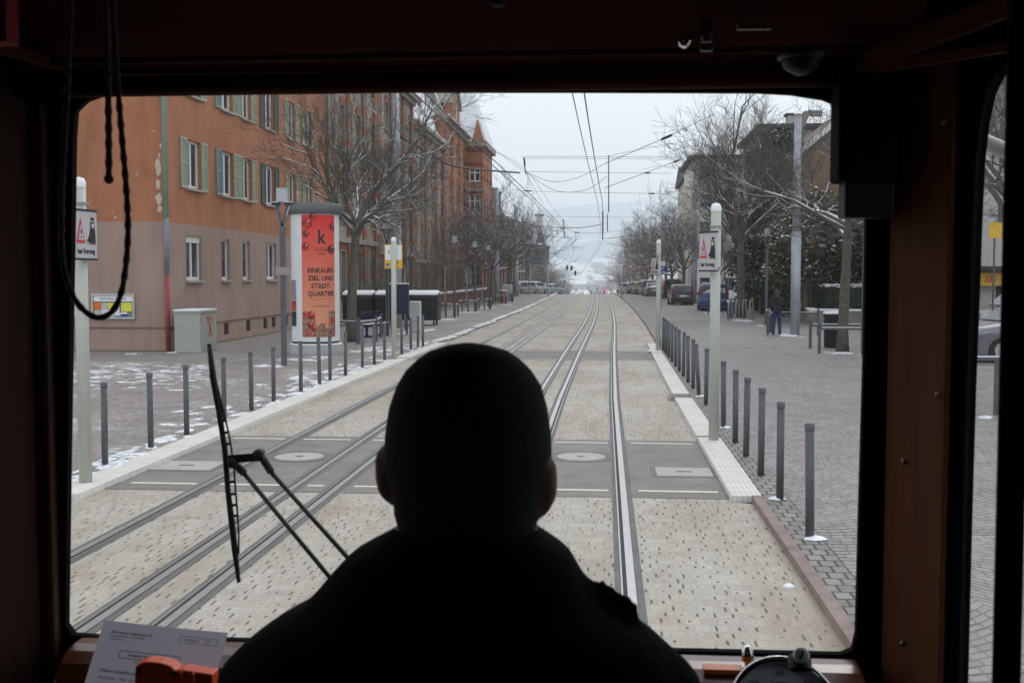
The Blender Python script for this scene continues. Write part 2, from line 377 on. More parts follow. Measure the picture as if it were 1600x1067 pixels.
# kerbs and light ribbed strips
def seg(name,xa,xb,z,m,y0,y1,top): return strip(name,xa,xb,z-.06,m,y0,y1,top=top)
for a,b_ in ((10.93,14.9),(15.06,19.75),(20.45,31.4),(31.6,35.6)):
    seg('ribbed_strip',1.25,1.55,PZ-.003,TACT,a,b_,.065)
for a,b_ in ((10.47,28.6),(28.8,35.6)): seg('ribbed_strip',-5.58,-5.20,PZ-.003,TACT,a,b_,.065)
seg('kerb',1.45,1.545,PZ,KERBM,-12,10.92,.06+.012)
seg('kerb_backing',1.55,1.80,PZ-.005,SETT,-12,11.03,.06)
seg('kerb_edging',1.55,1.80,PZ-.002,SETT,11.03,36.5,.06)
seg('kerb_far',1.57,1.70,PZ,KERBM,36.5,300,.07)
seg('kerb_far_backing',1.70,1.80,PZ-.004,KERBG,36.5,300,.06)
seg('kerb_left_near',-5.68,-5.56,PZ-.004,KERBG,-12,10.46,.07)
seg('kerb_left_far',-5.58,-5.45,PZ,KERBG,36,300,.07)
# crossings
def band(name,ya,yb,xa=-5.2,xb=1.25):
    return strip(name,xa,xb,.004,ASPH,ya,yb)
band('asphalt_crossing',11.05,14.95); band('asphalt_crossing',29.2,32.9)
for ya in (11.35,14.62):
    for k,(xa,xb) in enumerate(((-5.05,-4.33),(-4.07,-3.42),(-3.12,-2.95),(-2.62,-1.35),(-1.05,-.95),(-.66,.05),(.36,1.17))):
        strip('painted_line',xa,xb,.008,LINE,ya,ya+.07)
for ya in (29.35,32.7):
    for k,(xa,xb) in enumerate(((-5.05,-4.33),(-4.07,-3.42),(-2.62,-1.35),(-.66,.05),(.36,1.17))): strip('painted_line',xa,xb,.008,LINE,ya,ya+.07)
for Y in (40,50,60,74,92): strip('expansion_joint',-5.2,1.4,.003,ASPHD,Y,Y+.06)
# light edging lines on the right-hand street
def poly(name,pts,m,z):
    return struct(MB().add([(p[0],p[1],z) for p in pts],[tuple(range(len(pts)))]).build(name,m))
def gpoly(name,pix,m,z): 
    return poly(name,[gp(x,y,z) for x,y in pix],m,z)
gpoly('edging_line',[(1112,541),(1208,542.5),(1209,544),(1112,542.5)],KERBG,PZ+.004)
gpoly('edging_line',[(1209,542),(1216,542),(1249,554),(1243,556)],KERBG,PZ+.005)
gpoly('edging_line',[(1281,572),(1288,571.5),(1336,591),(1328,593)],KERBG,PZ+.004)
gpoly('edging_line',[(1288,570.5),(1420,572),(1420,573.5),(1288,572)],KERBG,PZ+.006)
gpoly('edging_line',[(1330,591),(1420,592),(1420,594),(1330,593)],KERBG,PZ+.007)
# ================================================================ rails
def rail(off,side,label):
    t=thing('tram_rail',label,'rail',(0,0,0),0,'grooved rails of the two tracks')
    def rs(name,a,b_,z,m,top=.02):
        o=strip(name,off+a,off+b_,z-top,m,-12,300,kind=False,top=top); o.parent=t; return o
    s=side
    def ab(a,b_): return (a,b_) if s>0 else (-b_,-a)
    rs('bitumen_joint',*ab(-.085,-.032),.006,ASPHD,.004); rs('bitumen_joint',*ab(.075,.115),.006,ASPHD,.004)
    rs('rail_head',*ab(-.03,.03),.014,STEEL); rs('flange_groove',*ab(.031,.060),.007,GROOVE,.006); rs('guard_lip',*ab(.061,.073),.013,STEEL)
rail(-4.21,1,'leftmost rail of the far left track')
rail(-3.24,-1,'middle rail of the left track, beside the one seen above the paper')
rail(-2.78,-1,'right rail of the left track, passing behind the tip of the wiper')
rail(-1.22,1,'leftmost rail of the near track, running behind the driver\'s head')
rail(-.80,1,'second rail of the near track, emerging beside the driver\'s right ear')
rail(.20,-1,'rightmost shiny rail running straight ahead right of the driver')
# manhole covers
CAST=mat('cast_iron',(.16,.14,.12),.7,.2,var=.25,vs=20,bump=.4,bs=60); COVC=mat('cover_concrete',(.40,.385,.36),.85,var=.15,vs=9)
def cover_round(p,label):
    t=thing('manhole_cover',label,'manhole cover',(p.x,p.y,.004))
    MB().lathe([(.42,0),(.42,.004),(.31,.005)],32).build('ring',CAST,t); MB().lathe([(.30,.001),(.30,.006),(0,.006)],32).build('lid',COVC,t)
    MB().lathe([(.05,.006),(.05,.009),(0,.009)],12).build('lifting_eye',CAST,t)
cover_round(gp(908,714),'round manhole cover in the asphalt crossing right of the driver\'s head')
cover_round(gp(468,714),'round manhole cover in the asphalt crossing between the left rails')
def cover_sq(p,label,w=.62,d=.55,z=.004):
    t=thing('inspection_cover',label,'manhole cover',(p.x,p.y,z))
    MB().box(-w/2-.06,w/2+.06,-d/2-.06,d/2+.06,0,.003).build('frame',CAST,t); MB().box(-w/2,w/2,-d/2,d/2,.001,.007).build('lid',COVC,t)
    MB().box(-.09,.09,-.03,.03,.002,.010).build('handle_recess',CAST,t)
cover_sq(gp(1068,738),'square inspection cover near the right end of the asphalt crossing')
cover_sq(gp(292,728),'square inspection cover near the left end of the asphalt crossing',.75,.6)
t=thing('drain_cover','flat oval drain cover between the ribbed strips','drain',(1.4,20.1,.02)); MB().box(-.2,.35,-.28,.28,0,.03).build('drain_grate',CAST,t); MB().box(-.24,.39,-.32,.32,-.02,.02).build('drain_frame',KERBG,t)
t=gp(1233,915); o=MB().lathe([(.045,0),(.03,.012),(0,.018)],6).build('snow_lump',SNOW,loc=(t.x,t.y,0)); tag(o,'small lump of snow lying alone on the track paving','snow')
# ================================================================ buildings
def wallmb(mb,w_,h,ops,z0=0,rev=.16):
    """wall in local x (0..w), z (z0..h), outside facing -y, with openings (x0,x1,z0,z1)"""
    xs=sorted({0,w_}|{o[0] for o in ops}|{o[1] for o in ops}); zs=sorted({z0,h}|{o[2] for o in ops}|{o[3] for o in ops})
    for i in range(len(xs)-1):
        for j in range(len(zs)-1):
            xm,zm=(xs[i]+xs[i+1])/2,(zs[j]+zs[j+1])/2
            if any(o[0]<xm<o[1] and o[2]<zm<o[3] for o in ops): continue
            mb.add([(xs[i],0,zs[j]),(xs[i+1],0,zs[j]),(xs[i+1],0,zs[j+1]),(xs[i],0,zs[j+1])],[(0,1,2,3)])
    for a,b_,c,d in ops:
        mb.add([(a,0,c),(b_,0,c),(b_,0,d),(a,0,d),(a,rev,c),(b_,rev,c),(b_,rev,d),(a,rev,d)],[(0,1,5,4),(1,2,6,5),(2,3,7,6),(3,0,4,7)])
    return mb
def wpart(parent,x,y,rz,w_,h,ops,m,name='wall',z0=0,rev=.16):
    return wallmb(MB(),w_,h,ops,z0,rev).build(name,m,parent,loc=(x,y,0),rz=rz)
WC={}
def window(parent,x,y,z,rz,w_,h,fm=None,mull=1,trans=0,sill=True,rev=.16,fw=.06,roller=False):
    """window set into a wall opening; x,y,z = lower left corner of the opening on the wall plane (parent space)"""
    fm=fm or WHITEF; key=(round(w_,2),round(h,2),fm.name,mull,trans,fw,roller)
    if key not in WC:
        a=MB(); yy0,yy1=rev-.06,rev-.0
        a.box(0,fw,yy0,yy1,0,h); a.box(w_-fw,w_,yy0,yy1,0,h); a.box(fw,w_-fw,yy0,yy1,0,fw*1.4); a.box(fw,w_-fw,yy0,yy1,h-fw,h)
        for k in range(mull):
            c=w_*(k+1)/(mull+1); a.box(c-fw*.7,c+fw*.7,yy0+.004,yy1-.004,fw*1.4,h-fw)
        if trans: a.box(fw,w_-fw,yy0+.007,yy1-.007,h*trans-fw/2,h*trans+fw/2)
        if roller: a.box(0.003,w_-.003,yy0-.03,yy0-.002,h-.2,h-.003)
        g=MB().box(fw*.5,w_-fw*.5,yy1-.025,yy1-.015,fw,h-fw*.5)
        s_=MB().box(-.06,w_+.06,-.09,rev-.07,-.07,-.001); sn=MB().box(-.03,w_-.02,-.075,rev-.09,-.001,.035)
        WC[key]=(a.mesh('frame',fm),g.mesh('pane',GLASS),s_.mesh('sill',SILL),sn.mesh('sill_snow',SNOW))
    q=WC[key]; o=link('window',q[0],parent,(x,y,z),rz); link('pane',q[1],o)
    if sill:
        link('sill',q[2],o)
    return o
def shutter_mesh(w_,h,m):
    a=MB(); a.box(0,.05,-.05,-.01,0,h); a.box(w_-.05,w_,-.05,-.01,0,h); a.box(.05,w_-.05,-.05,-.01,0,.07); a.box(.05,w_-.05,-.05,-.01,h-.07,h); a.box(.05,w_-.05,-.05,-.01,h*.5-.03,h*.5+.03)
    k=int(h/.06)
    for i in range(k):
        z=.07+(h-.14)*i/k; a.add([(.05,-.04,z),(w_-.05,-.04,z),(w_-.05,-.015,z+.05),(.05,-.015,z+.05)],[(0,1,2,3)])
    a.box(.05,w_-.05,-.012,-.008,.07,h-.07)
    return a.mesh('shutter',m)
# ---- two-tone apartment building -------------------------------------------------
b=NB('two_tone_render'); x,y,z=b.sep()
up=b.math('GREATER_THAN',z,b.math('ADD',3.76,0))
c1=b.mix(b.ramp(b.noise(.7,6,rough=.72),.3,.7),(.34,.135,.066),(.45,.19,.095)); c2=b.mix(b.ramp(b.noise(.5,5,rough=.65),.3,.7),(.33,.225,.185),(.39,.275,.23))
st=b.ramp(b.noise(1.0,4,b.comb(b.math('MULTIPLY',b.math('ADD',x,y),2.2),b.math('MULTIPLY',z,.3)),.6),.45,.75,0,.5)
c=b.mix(up,c2,c1); c=b.mix(st,c,b.mix(1,c,(.6,.6,.62),'MULTIPLY'))
c=b.mix(b.math('MULTIPLY',up,b.ramp(b.noise(3.3,6,rough=.75),.70,.73,0,.75)),c,(.45,.36,.27))
b.col(c); b.set(Roughness=.93); b.bump(b.noise(45,3),.25,.01); RENDER=b.m
BX,BY0,BY1=gp(262,549,PZ).x,gp(262,549,PZ).y,0
BY1=BY0+18.7
OB=thing('apartment_building','orange and beige apartment building with green shutters left of the tracks','building',(BX,BY0,0))
def fy(px):  # distance along the street facade seen at pixel column px
    d=ray(px,VY+30); return BX*d.y/d.x-BY0
ops=[];wins=[]
upx=[(293,318),(347,362),(380,392),(415,433),(452,462),(478,488)]
for (pa,pb) in upx:
    ua=fy(pa)+.1; wv=1.15 if pb-pa>14 else .95
    for zz,hh in ((4.85,1.45),(7.65,1.45),(10.45,1.45)): ops.append((ua,ua+wv,zz,zz+hh)); wins.append((ua,zz,wv,hh,1,False))
for i,(pa,pb) in enumerate([(292,318),(347,362),(380,392),(417,434),(458,467),(488,496)]):
    ua=fy(pa); wv=(1.3,.8,.8,1.25,.9,.9)[i]; ops.append((ua,ua+wv,2.08,3.42)); wins.append((ua,2.08,wv,1.34,1 if wv>1 else 0,i==0))
for pa in (349,384,411,424,444): 
    ua=fy(pa); ops.append((ua,ua+.5,.28,.66))
wpart(OB,0,0,R(90),BY1-BY0,13.8,ops,RENDER)
shm=[mat('sage_shutter',(.34,.38,.28),.7,var=.1,vs=4),mat('blue_green_shutter',(.2,.27,.24),.7,var=.1,vs=4),mat('dark_green_shutter',(.06,.09,.075),.6,var=.15,vs=4)]
SH=[shutter_mesh(.5,1.5,m) for m in shm]
for i,(ua,zz,wv,hh,mu,ro) in enumerate(wins):
    o=window(OB,0,ua,zz,R(90),wv,hh,mull=mu,roller=ro,fw=.075)
    if zz>4:
        col=0
        k=i//3
        if k==1: col=1
        if k==3: col=2
        l=link('shutter',SH[col],OB,(0,ua-.52,zz-.03),R(90)); r_=link('shutter',SH[0 if k==1 else col],OB,(0,ua+wv+.02,zz-.03),R(90))
for o4 in ops[-5:]: MB().box(o4[0],o4[1],.05,.08,o4[2],o4[3]).build('basement_grille',DARKM,OB,rz=R(90))
wpart(OB,-13.2,0,0,13.2,13.8,[],RENDER)
MB().box(-13.2,-13.19,0,BY1-BY0,0,13.8).box(-13.19,0,BY1-BY0-.01,BY1-BY0,0,13.8).build('back_wall',RENDER,OB)
PL=mat('plinth_edge',(.16,.11,.09),.9); MB().box(-13.2,.03,-.03,0,.72,.75).box(0,.03,0,BY1-BY0,.72,.75).build('plinth_edge',PL,OB)
MOSS=mat('mossy_base',(.10,.095,.04),1,var=.4,vs=6); MB().box(-13.2,.05,-.06,0,.0,.085).box(0,.06,0,BY1-BY0,.0,.085).build('mossy_base',MOSS,OB)
MB().add([(-13.7,-.5,13.8),(.5,-.5,13.8),(.5,19.2,13.8),(-13.7,19.2,13.8),(-6.6,-.5,18.5),(-6.6,19.2,18.5)],[(0,3,2,1),(0,1,4),(2,3,5),(1,2,5,4),(3,0,4,5)]).build('roof',mat('roof_tiles',(.2,.07,.045),.85,var=.3,vs=4),OB)
# peeling paint patches on the gable by the corner
PAT=mat('bare_plaster',(.55,.46,.36),.9,var=.15,vs=8)
random.seed(5)
for (px,py,pw,ph) in [(247,262,5,13),(247,288,5,8),(248,310,6,10),(250,327,4,6),(249,243,2,5),(251,228,2,5),(214,273,2,1.5),(240,205,2,1.2),(180,340,3,1.5),(205,334,2,1.3),(176,333,1.5,1),(233,295,1,.8)]:
    c=at(px,py,BY0); sc=BY0/F; n=11; q=[]
    for k in range(n):
        t=2*math.pi*k/n; rr=random.uniform(.7,1.15); q.append((c.x-BX+math.cos(t)*pw*sc*rr,c.z+math.sin(t)*ph*sc*rr))
    MB().prism(q,'y',-.004,-.001).build('peeled_patch',PAT,OB)
def downpipe(parent,x,y,z1,cols,r=.055):
    a=MB(); last=0
    for k,(zt,m) in enumerate(cols):
        MB().tube([(x,y,last),(x,y,zt)],r+.002*k,12).build('downpipe',m,parent,True); last=zt-.002
GRN=mat('green_downpipe',(.22,.33,.25),.5,var=.12); REDP=mat('red_downpipe',(.27,.045,.035),.5,var=.25); GREYP=mat('grey_downpipe',(.19,.2,.24),.5)
downpipe(OB,.06,-.10,13,[(2.25,REDP),(3.86,GREYP),(13.7,GRN)],.07)
downpipe(OB,.09,BY1-BY0-.1,13,[(13.7,GRN)],.07)
# notice boards (hang on the gable)
def board(px0,py0,px1,py1,label,papers,hdr):
    A=at(px0,py1,BY0); B=at(px1,py0,BY0); w_=B.x-A.x; h=B.z-A.z
    t=thing('notice_board',label,'notice board',(A.x,BY0,A.z),0,'notice boards on the gable')
    a=MB(); a.box(0,w_,-.08,-.001,0,.05).box(0,w_,-.08,-.001,h-.05,h).box(0,.05,-.08,-.001,.05,h-.05).box(w_-.05,w_,-.08,-.001,.05,h-.05); a.build('frame',mat('aluminium',(.5,.5,.5),.4,.5),t)
    MB().box(.05,w_-.05,-.03,-.002,.05,h-.05).build('back_panel',mat('grey_green_felt',(.17,.23,.17),.95),t)
    MB().box(.06,w_-.06,-.05,-.035,h-.22,h-.06).build('header',WHITE,t)
    text('header_text',hdr,.085,INK,t,(w_/2,-.052,h-.14))
    for (a0,a1,b0,b1,cn,cc) in papers: MB().box(.05+(w_-.1)*a0,.05+(w_-.1)*a1,-.045,-.032,.05+(h-.3)*b0,.05+(h-.3)*b1).build('paper',mat(cn,cc,.8,var=.05),t)
YP=('yellow_paper',(.75,.68,.08)); OP=('orange_paper',(.8,.16,.02)); WP=('white_paper',(.7,.71,.74)); CP=('cream_paper',(.5,.48,.42)); BP=('blue_paper',(.08,.15,.5))
board(145,459,211,498,'glazed notice board with orange and yellow papers beside the downpipe',[(.01,.17,.55,1,*OP),(.19,.35,.5,.98,*CP),(.36,.5,.55,.98,*YP),(.52,.66,.1,.95,*WP),(.7,.97,.4,.98,*YP),(.02,.18,.02,.5,*CP),(.2,.5,.02,.5,*WP),(.68,.85,.1,.35,*WP),(.7,.86,.02,.2,*BP)],'Stadtteilhaus Info-Tafel')
board(90,459,124,498,'second notice board with white papers, cut off by the window edge',[(.02,.3,.05,.95,*WP),(.35,.65,.5,.95,*WP),(.4,.62,.05,.45,*WP),(.7,.97,.05,.98,*WP)],'Info')
# ---- row of brick houses on the left ---------------------------------------------
BRA=brickmat('beige_brick',(.44,.38,.30),(.30,.26,.205),(.15,.13,.115))
BRR=brickmat('banded_brick',(.28,.25,.19),(.19,.165,.13),(.1,.09,.08),bands=(1.05,.42,(.34,.10,.05)))
BRO=brickmat('orange_brick',(.50,.23,.11),(.40,.17,.075),(.2,.11,.07))
BROB=brickmat('orange_banded_brick',(.46,.2,.09),(.38,.15,.07),(.2,.1,.07),bands=(1.2,.3,(.25,.06,.035)))
BRD=brickmat('dark_brick',(.24,.17,.13),(.17,.12,.09),(.09,.08,.07))
STN=mat('weathered_stone_trim',(.30,.265,.22),.9,var=.25,vs=3)
DKW=mat('dark_window_frame',(.10,.09,.08),.6)
SNR=NB('snowy_roof'); b=SNR; x,y,z=b.sep()
f=b.math('MAXIMUM',b.math('GREATER_THAN',b.math('FRACT',b.math('DIVIDE',z,.32)),.86),0.0)
c=b.mix(b.math('MULTIPLY',f,.35),(.80,.82,.86),(.25,.22,.2)); c=b.mix(b.ramp(b.noise(.9,5,rough=.7),.58,.68,0,.6),c,(.16,.12,.10)); b.col(c); b.set(Roughness=.8); SNR=b.m
ROOFD=mat('dark_slate_roof',(.06,.05,.048),.8,var=.3,vs=2)
SC={}
def surround(o,winw,hh):
    k=(round(winw,2),round(hh,2))
    if k not in SC:
        a=MB(); a.box(-.12,-.002,-.045,0,0,hh); a.box(winw+.002,winw+.12,-.045,0,0,hh); a.box(-.12,winw+.12,-.045,0,hh+.0,hh+.04) 
        l=MB().prism([(-.14,hh+.041),(winw+.14,hh+.041),(winw+.05,hh+.32),(winw/2,hh+.45),(-.05,hh+.32)],'y',-.05,0)
        SC[k]=(a.mesh('surround',STN),l.mesh('lintel',mat('red_brick_lintel',(.26,.075,.045),.9,var=.25,vs=9)))
    link('surround',SC[k][0],o); link('lintel',SC[k][1],o)
def row_house(y0,y1,h,wm,label,band,bays,floors,roof=7,dx=0,first=1.3,winw=.95,gable=None,fm=None,chim=(),zbase=0):
    W=y1-y0; t=thing('brick_house',label,'house',(BX+dx,y0,zbase),0,'old brick houses left of the tracks')
    ops=[];ws=[]
    fh=(h-1.4)/floors
    for k in range(bays):
        c=W*(k+.5)/bays+(.12 if k%2 else -.12)
        for f in range(floors):
            zz=first+f*fh; hh=min(2.1,fh*.62)
            if f==floors-1: hh*=.85
            ops.append((c-winw/2,c+winw/2,zz,zz+hh)); ws.append((c-winw/2,zz,hh))
    wpart(t,0,0,R(90),W,h,ops,wm,rev=.25)
    for (ua,zz,hh) in ws:
        surround(window(t,0,ua,zz,R(90),winw,hh,fm or DKW,mull=1,trans=.68,rev=.25,fw=.06),winw,hh)
    a=MB()   # pilasters with red bands
    for u in [0.0]+[W*k/bays for k in range(2,bays,2)]+[W-.7]: a.box(u+.02,u+.68,-.12,0,0,h-.55)
    a.build('pilasters',band,t,rz=R(90))
    a=MB(); a.box(0,W,-.18,-.002,first+fh-.95,first+fh-.7); a.box(0,W,-.28,-.002,h-.5,h-.25); a.box(0,W,-.5,-.002,h-.25,h); a.build('cornice',STN,t,rz=R(90))
    MB().box(0,W,-.45,-.05,h+.001,h+.09).build('cornice_snow',SNOW,t,rz=R(90))
    # side walls and roof
    D=11
    MB().box(-D,-.002,-.0,.3,0,h).box(-D,-.002,W-.3,W,0,h).box(-D,-D+.3,.3,W-.3,0,h).build('side_wall',wm,t)
    a=MB(); a.add([(-.1,0,h),(-3.0,0,h+roof),(-3.0,W,h+roof),(-.1,W,h),(-D,0,h),(-D+3,0,h+roof),(-D+3,W,h+roof),(-D,W,h)],[(0,3,2,1),(1,2,6,5),(5,6,7,4),(0,1,5,4),(3,7,6,2)]); a.build('roof',SNR,t)
    a=MB(); a.prism([(.25,h-.3),(-3.0,h+roof+.5),(-3.6,h+roof+.5),(-.3,h-.3)],'y',-.2,.2); a.build('party_wall',STN,t)
    for (u,hc) in chim: 
        o=MB().box(-1.6,-.8,u-.5,u+.5,h,h+hc).box(-1.75,-.65,u-.65,u+.65,h+hc,h+hc+.25).build('chimney',wm,t); MB().box(-1.7,-.7,u-.6,u+.6,h+hc+.25,h+hc+.4).build('chimney_snow',SNOW,o)
    if gable:
        for (u0,u1,gh) in gable:
            c=(u0+u1)/2
            o=MB().prism([(u0,h-.01),(u1,h-.01),(u1,h+gh*.5),(c,h+gh),(u0,h+gh*.5)],'y',-.15,.5).build('dormer_gable',wm,t,rz=R(90))
            MB().prism([(u0-.2,h+gh*.5-.1),(c,h+gh-.02),(u1+.2,h+gh*.5-.1),(u1+.2,h+gh*.5+.2),(c,h+gh+.35),(u0-.2,h+gh*.5+.2)],'y',-.3,2.5).build('gable_coping',STN,o)
            MB().box(c-.35,c+.35,-.17,-.151,h+.4,h+.4+gh*.35).build('gable_window',GLASS,o)
    return t
HA0=BY1+.05
row_house(HA0,HA0+10.5,15.2,BRA,'yellowish brick house with red bands, adjoining the orange building',BRR,6,4,roof=6,gable=[(3,7.5,3.5)])
row_house(HA0+10.6,HA0+22,13.6,BRA,'brick house behind the tall grey mast',BRR,6,4,roof=7,chim=[(9,2.6)],gable=[(1,4.5,3.2)])
row_house(HA0+22.1,85.5,12.3,BRA,'low brick house with big snowy roof before the orange ones',BRR,6,4,roof=8,chim=[(7.5,2.3)])
row_house(85.6,98.8,14.6,BRO,'orange brick house with stone cornice next to the corner tower',BROB,6,4,roof=6,gable=[(4,8.5,3.2)])
# corner tower house
T0=99.0; tw=at(755,431,T0).x-BX
t=thing('corner_house','orange corner house with pointed snowy tower roof and white windows','house',(BX,T0,0),0,'old brick houses left of the tracks')
TH=14.2; ops=[];cxw=tw*.50
for (zz,hh) in ((1.2,2.0),(4.9,1.7),(7.8,1.7),(10.6,1.25)): ops.append((cxw-.5+.05,cxw+.5+.05,zz,zz+hh))
wpart(t,0,0,0,tw,TH,ops,BROB,rev=.2)
for o4 in ops: window(t,o4[0],0,o4[2],0,1.0,o4[3]-o4[2],WHITEF,mull=1,trans=.66,rev=.2,fw=.09)
ops=[(1+2.4*k,2+2.4*k,zz,zz+hh) for k in range(3) for (zz,hh) in ((1.2,2.0),(4.9,1.7),(7.8,1.7),(10.6,1.25))]
wpart(t,tw,0,R(90),8,TH,ops,BROB,rev=.2)
for o4 in ops: window(t,tw,o4[0],o4[2],R(90),1.0,o4[3]-o4[2],WHITEF,mull=1,trans=.66,rev=.2,fw=.09)
MB().box(-9,-.002,.0,8,0,TH).box(0,tw,7.7,8,0,TH).build('side_wall',BRO,t)
MB().box(-.1,tw+.35,-.35,-.002,TH-.5,TH).box(tw+.001,tw+.35,-.002,8.2,TH-.5,TH).box(-.05,tw+.12,-.12,-.003,9.75,10.0).box(-.05,tw+.12,-.12,-.003,4.0,4.25).build('cornice',STN,t)
a=MB(); a.add([(-1.8,-.35,TH),(tw+.35,-.35,TH),(tw+.35,8.2,TH),(-1.8,8.2,TH),(-1.4,2.4,TH+10)],[(0,1,4),(1,2,4),(2,3,4),(3,0,4),(0,3,2,1)]); a.build('tower_roof',SNR,t)
a=MB(); a.prism([(tw*.42,TH+.01),(tw+.1,TH+.01),(tw*.71,TH+1.9)],'y',-.42,.8); a.build('tower_gable',BRO,t)
a=MB().box(-2.8,-2.0,-.3,.5,TH,TH+3.1).box(-2.95,-1.85,-.45,.65,TH+3.1,TH+3.3); a.build('chimney',BRO,t)
MB().add([(-9,0,TH),(-1.8,0,TH),(-1.8,8,TH),(-9,8,TH),(-6,0,TH+8),(-3.5,0,TH+8),(-3.5,8,TH+8),(-6,8,TH+8)],[(0,1,5,4),(1,2,6,5),(3,0,4,7),(2,3,7,6),(4,5,6,7)]).build('main_roof',SNR,t)
row_house(107.1,122,9.6,BRD,'dark brick house with snow-capped chimneys past the corner tower',BROB,6,3,roof=4,chim=[(3,3.2),(9,3.2)])
row_house(122.1,137,9.4,BRD,'second dark brick house past the corner tower',BROB,6,3,roof=4,chim=[(3,3.0),(10,3.0)])
row_house(137.1,156,9.6,BRD,'third dark brick house past the corner tower, partly behind the bare trees',BRD,7,3,roof=4,chim=[(4,3.0)])
row_house(156.1,176,8.6,BRD,'last dark gabled house before the church on the left',BRD,7,3,roof=4.5)
# greenish far building with snowy roof, church, distant chimney block
def simple_house(name,label,x,y,w_,d,h,m,rm,rh=0,rows=(2,3),group=None,zb=None,wm=None,cat='building',axis='x',win=True):
    zb=gz(y) if zb is None else zb
    t=thing(name,label,cat,(x,y,zb),0,group)
    ops=[]
    if win:
        nr,ncl=rows
        for r in range(nr):
            for c in range(ncl):
                a=w_*(c+.3)/ncl; ops.append((a,a+w_*.4/ncl,h*(r+.3)/nr,h*(r+.75)/nr))
    wpart(t,0,0,0,w_,h,ops,m,rev=.15,z0=-3)
    for o4 in ops: 
        p=MB().box(o4[0],o4[1],.1,.14,o4[2],o4[3]).build('window',wm or GLASS,t)
    MB().box(0,.2,.001,d,-3,h).box(w_-.2,w_,.001,d,-3,h).box(.2,w_-.2,d-.2,d,-3,h).build('side_wall',m,t)
    if rh:
        if axis=='x': a=MB().add([(-.4,-.4,h),(w_+.4,-.4,h),(w_+.4,d+.4,h),(-.4,d+.4,h),(-.4,d/2,h+rh),(w_+.4,d/2,h+rh)],[(0,1,5,4),(2,3,4,5),(0,4,3),(1,2,5),(0,3,2,1)])
        else: a=MB().add([(-.4,-.4,h),(w_+.4,-.4,h),(w_+.4,d+.4,h),(-.4,d+.4,h),(w_/2,-.4,h+rh),(w_/2,d+.4,h+rh)],[(0,4,5,3),(1,2,5,4),(0,1,4),(2,3,5),(0,3,2,1)])
        a.build('roof',rm,t)
    else: MB().box(-.5,w_+.5,-.7,d+.5,h,h+.35).build('roof',rm,t)
    return t
GRB=mat('grey_green_render',(.08,.09,.075),.9,var=.2,vs=.8)
q=at(806,383,215); simple_house('long_building','greyish green building with snowy eaves below the church spire',q.x,215,5.5,20,q.z-gz(215),GRB,SNOW,0,(3,2))
t=thing('church','slender dark church spire beyond the far left trees','church',(at(844,400,330).x,330,gz(330)))
q=at(844,352,330).z-gz(330); qb=at(844,392,330).z-gz(330)
MB().box(-1.5,1.5,-1.5,1.5,-4,qb).build('tower',BRD,t); MB().lathe([(1.9,0),(0.02,q-qb)],8,(0,0,qb)).build('spire',ROOFD,t); MB().box(-4,4,1.6,22,-4,qb*.55).build('nave',BRD,t)
q0=at(838,431,900); q1=at(847,431,900); zt=at(842,337,900).z
t=thing('tower_block','pale slender tower block with flat cap in the hazy distance','tower',(q0.x,900,gz(900)))
PALE=mat('pale_render',(.6,.5,.46),.9,var=.05); MB().box(0,q1.x-q0.x,0,8,-5,zt-gz(900)).build('shaft',PALE,t); MB().box(-1.4,q1.x-q0.x+1.4,-1,9,zt-gz(900),zt-gz(900)+1.2).build('cap',ROOFD,t)
# ---- right-hand buildings -----------------------------------------------------------
WR=mat('off_white_render',(.66,.64,.60),.9,var=.1,vs=.5); CRM=mat('cream_render',(.66,.60,.47),.9,var=.1,vs=.5); GRR=mat('grey_render',(.44,.43,.42),.9,var=.12,vs=.5)
A=at(1084,262,110); zt=at(1084,249,110).z
simple_house('flat_roofed_house','tall cream and white house with flat overhanging roof right of the tracks',A.x,110,9.5,14,zt,WR,ROOFD,0,(5,4))
A=at(1072,300,122); simple_house('cream_house','cream house wall showing left of the flat-roofed white house',A.x,123,6,12,at(1072,282,123).z,CRM,ROOFD,2,(4,2))
A=at(1193,210,84); simple_house('grey_house','grey house with chimney and dark flat roof edge above the evergreen',A.x,84,5.2,12,at(1193,203,84).z,GRR,ROOFD,0,(4,2))
t=thing('chimney_stack','square grey chimney stack standing on the grey house roof','chimney',(at(1240,200,85).x,85,at(1240,203,84).z+.3)); MB().box(-.45,.45,0,.9,0,.9).build('stack',GRR,t); MB().box(-.6,.6,-.1,1,.9,1.05).build('cap',ROOFD,t)
# villa with steep roof
A=at(1252,240,62)
t=thing('brick_villa','orange brown brick villa with snowy gable edges behind the right-hand trees','house',(A.x,62,0))
VBR=brickmat('brown_brick',(.46,.30,.20),(.36,.23,.15),(.2,.16,.13)); W=12; zE=at(1252,236,62).z; zP=at(1300,193,62).z
ops=[(1.2+2.6*k,2.3+2.6*k,zz,zz+1.6) for k in range(4) for zz in (1.5,4.6)]
wpart(t,0,0,0,W,zE,ops,VBR)
for o4 in ops: window(t,o4[0],0,o4[2],0,1.1,1.6,WHITEF,1,.66)
MB().box(0,.25,.01,10,0,zE).box(W-.25,W,.01,10,0,zE).box(.25,W-.25,9.7,10,0,zE).build('side_wall',VBR,t)
gx=2.2
MB().prism([(0,zE),(W,zE),(W-gx*1.5,zP+1.3),(gx+.8,zP+1.3)],'y',0.02,9.98).build('roof',mat('brown_tiles',(.22,.17,.145),.85,var=.25,vs=4),t)
MB().bar((-.5,-.2,zE-.4),(gx+1,-.2,zP+1.2),.3,.25).build('verge_board',SNOW,t)
MB().prism([(3.4,zE),(4.9,zE),(4.6,zE+5.6),(4.0,zE+5.6)],'y',-.5,.9).build('turret',GRR,t)
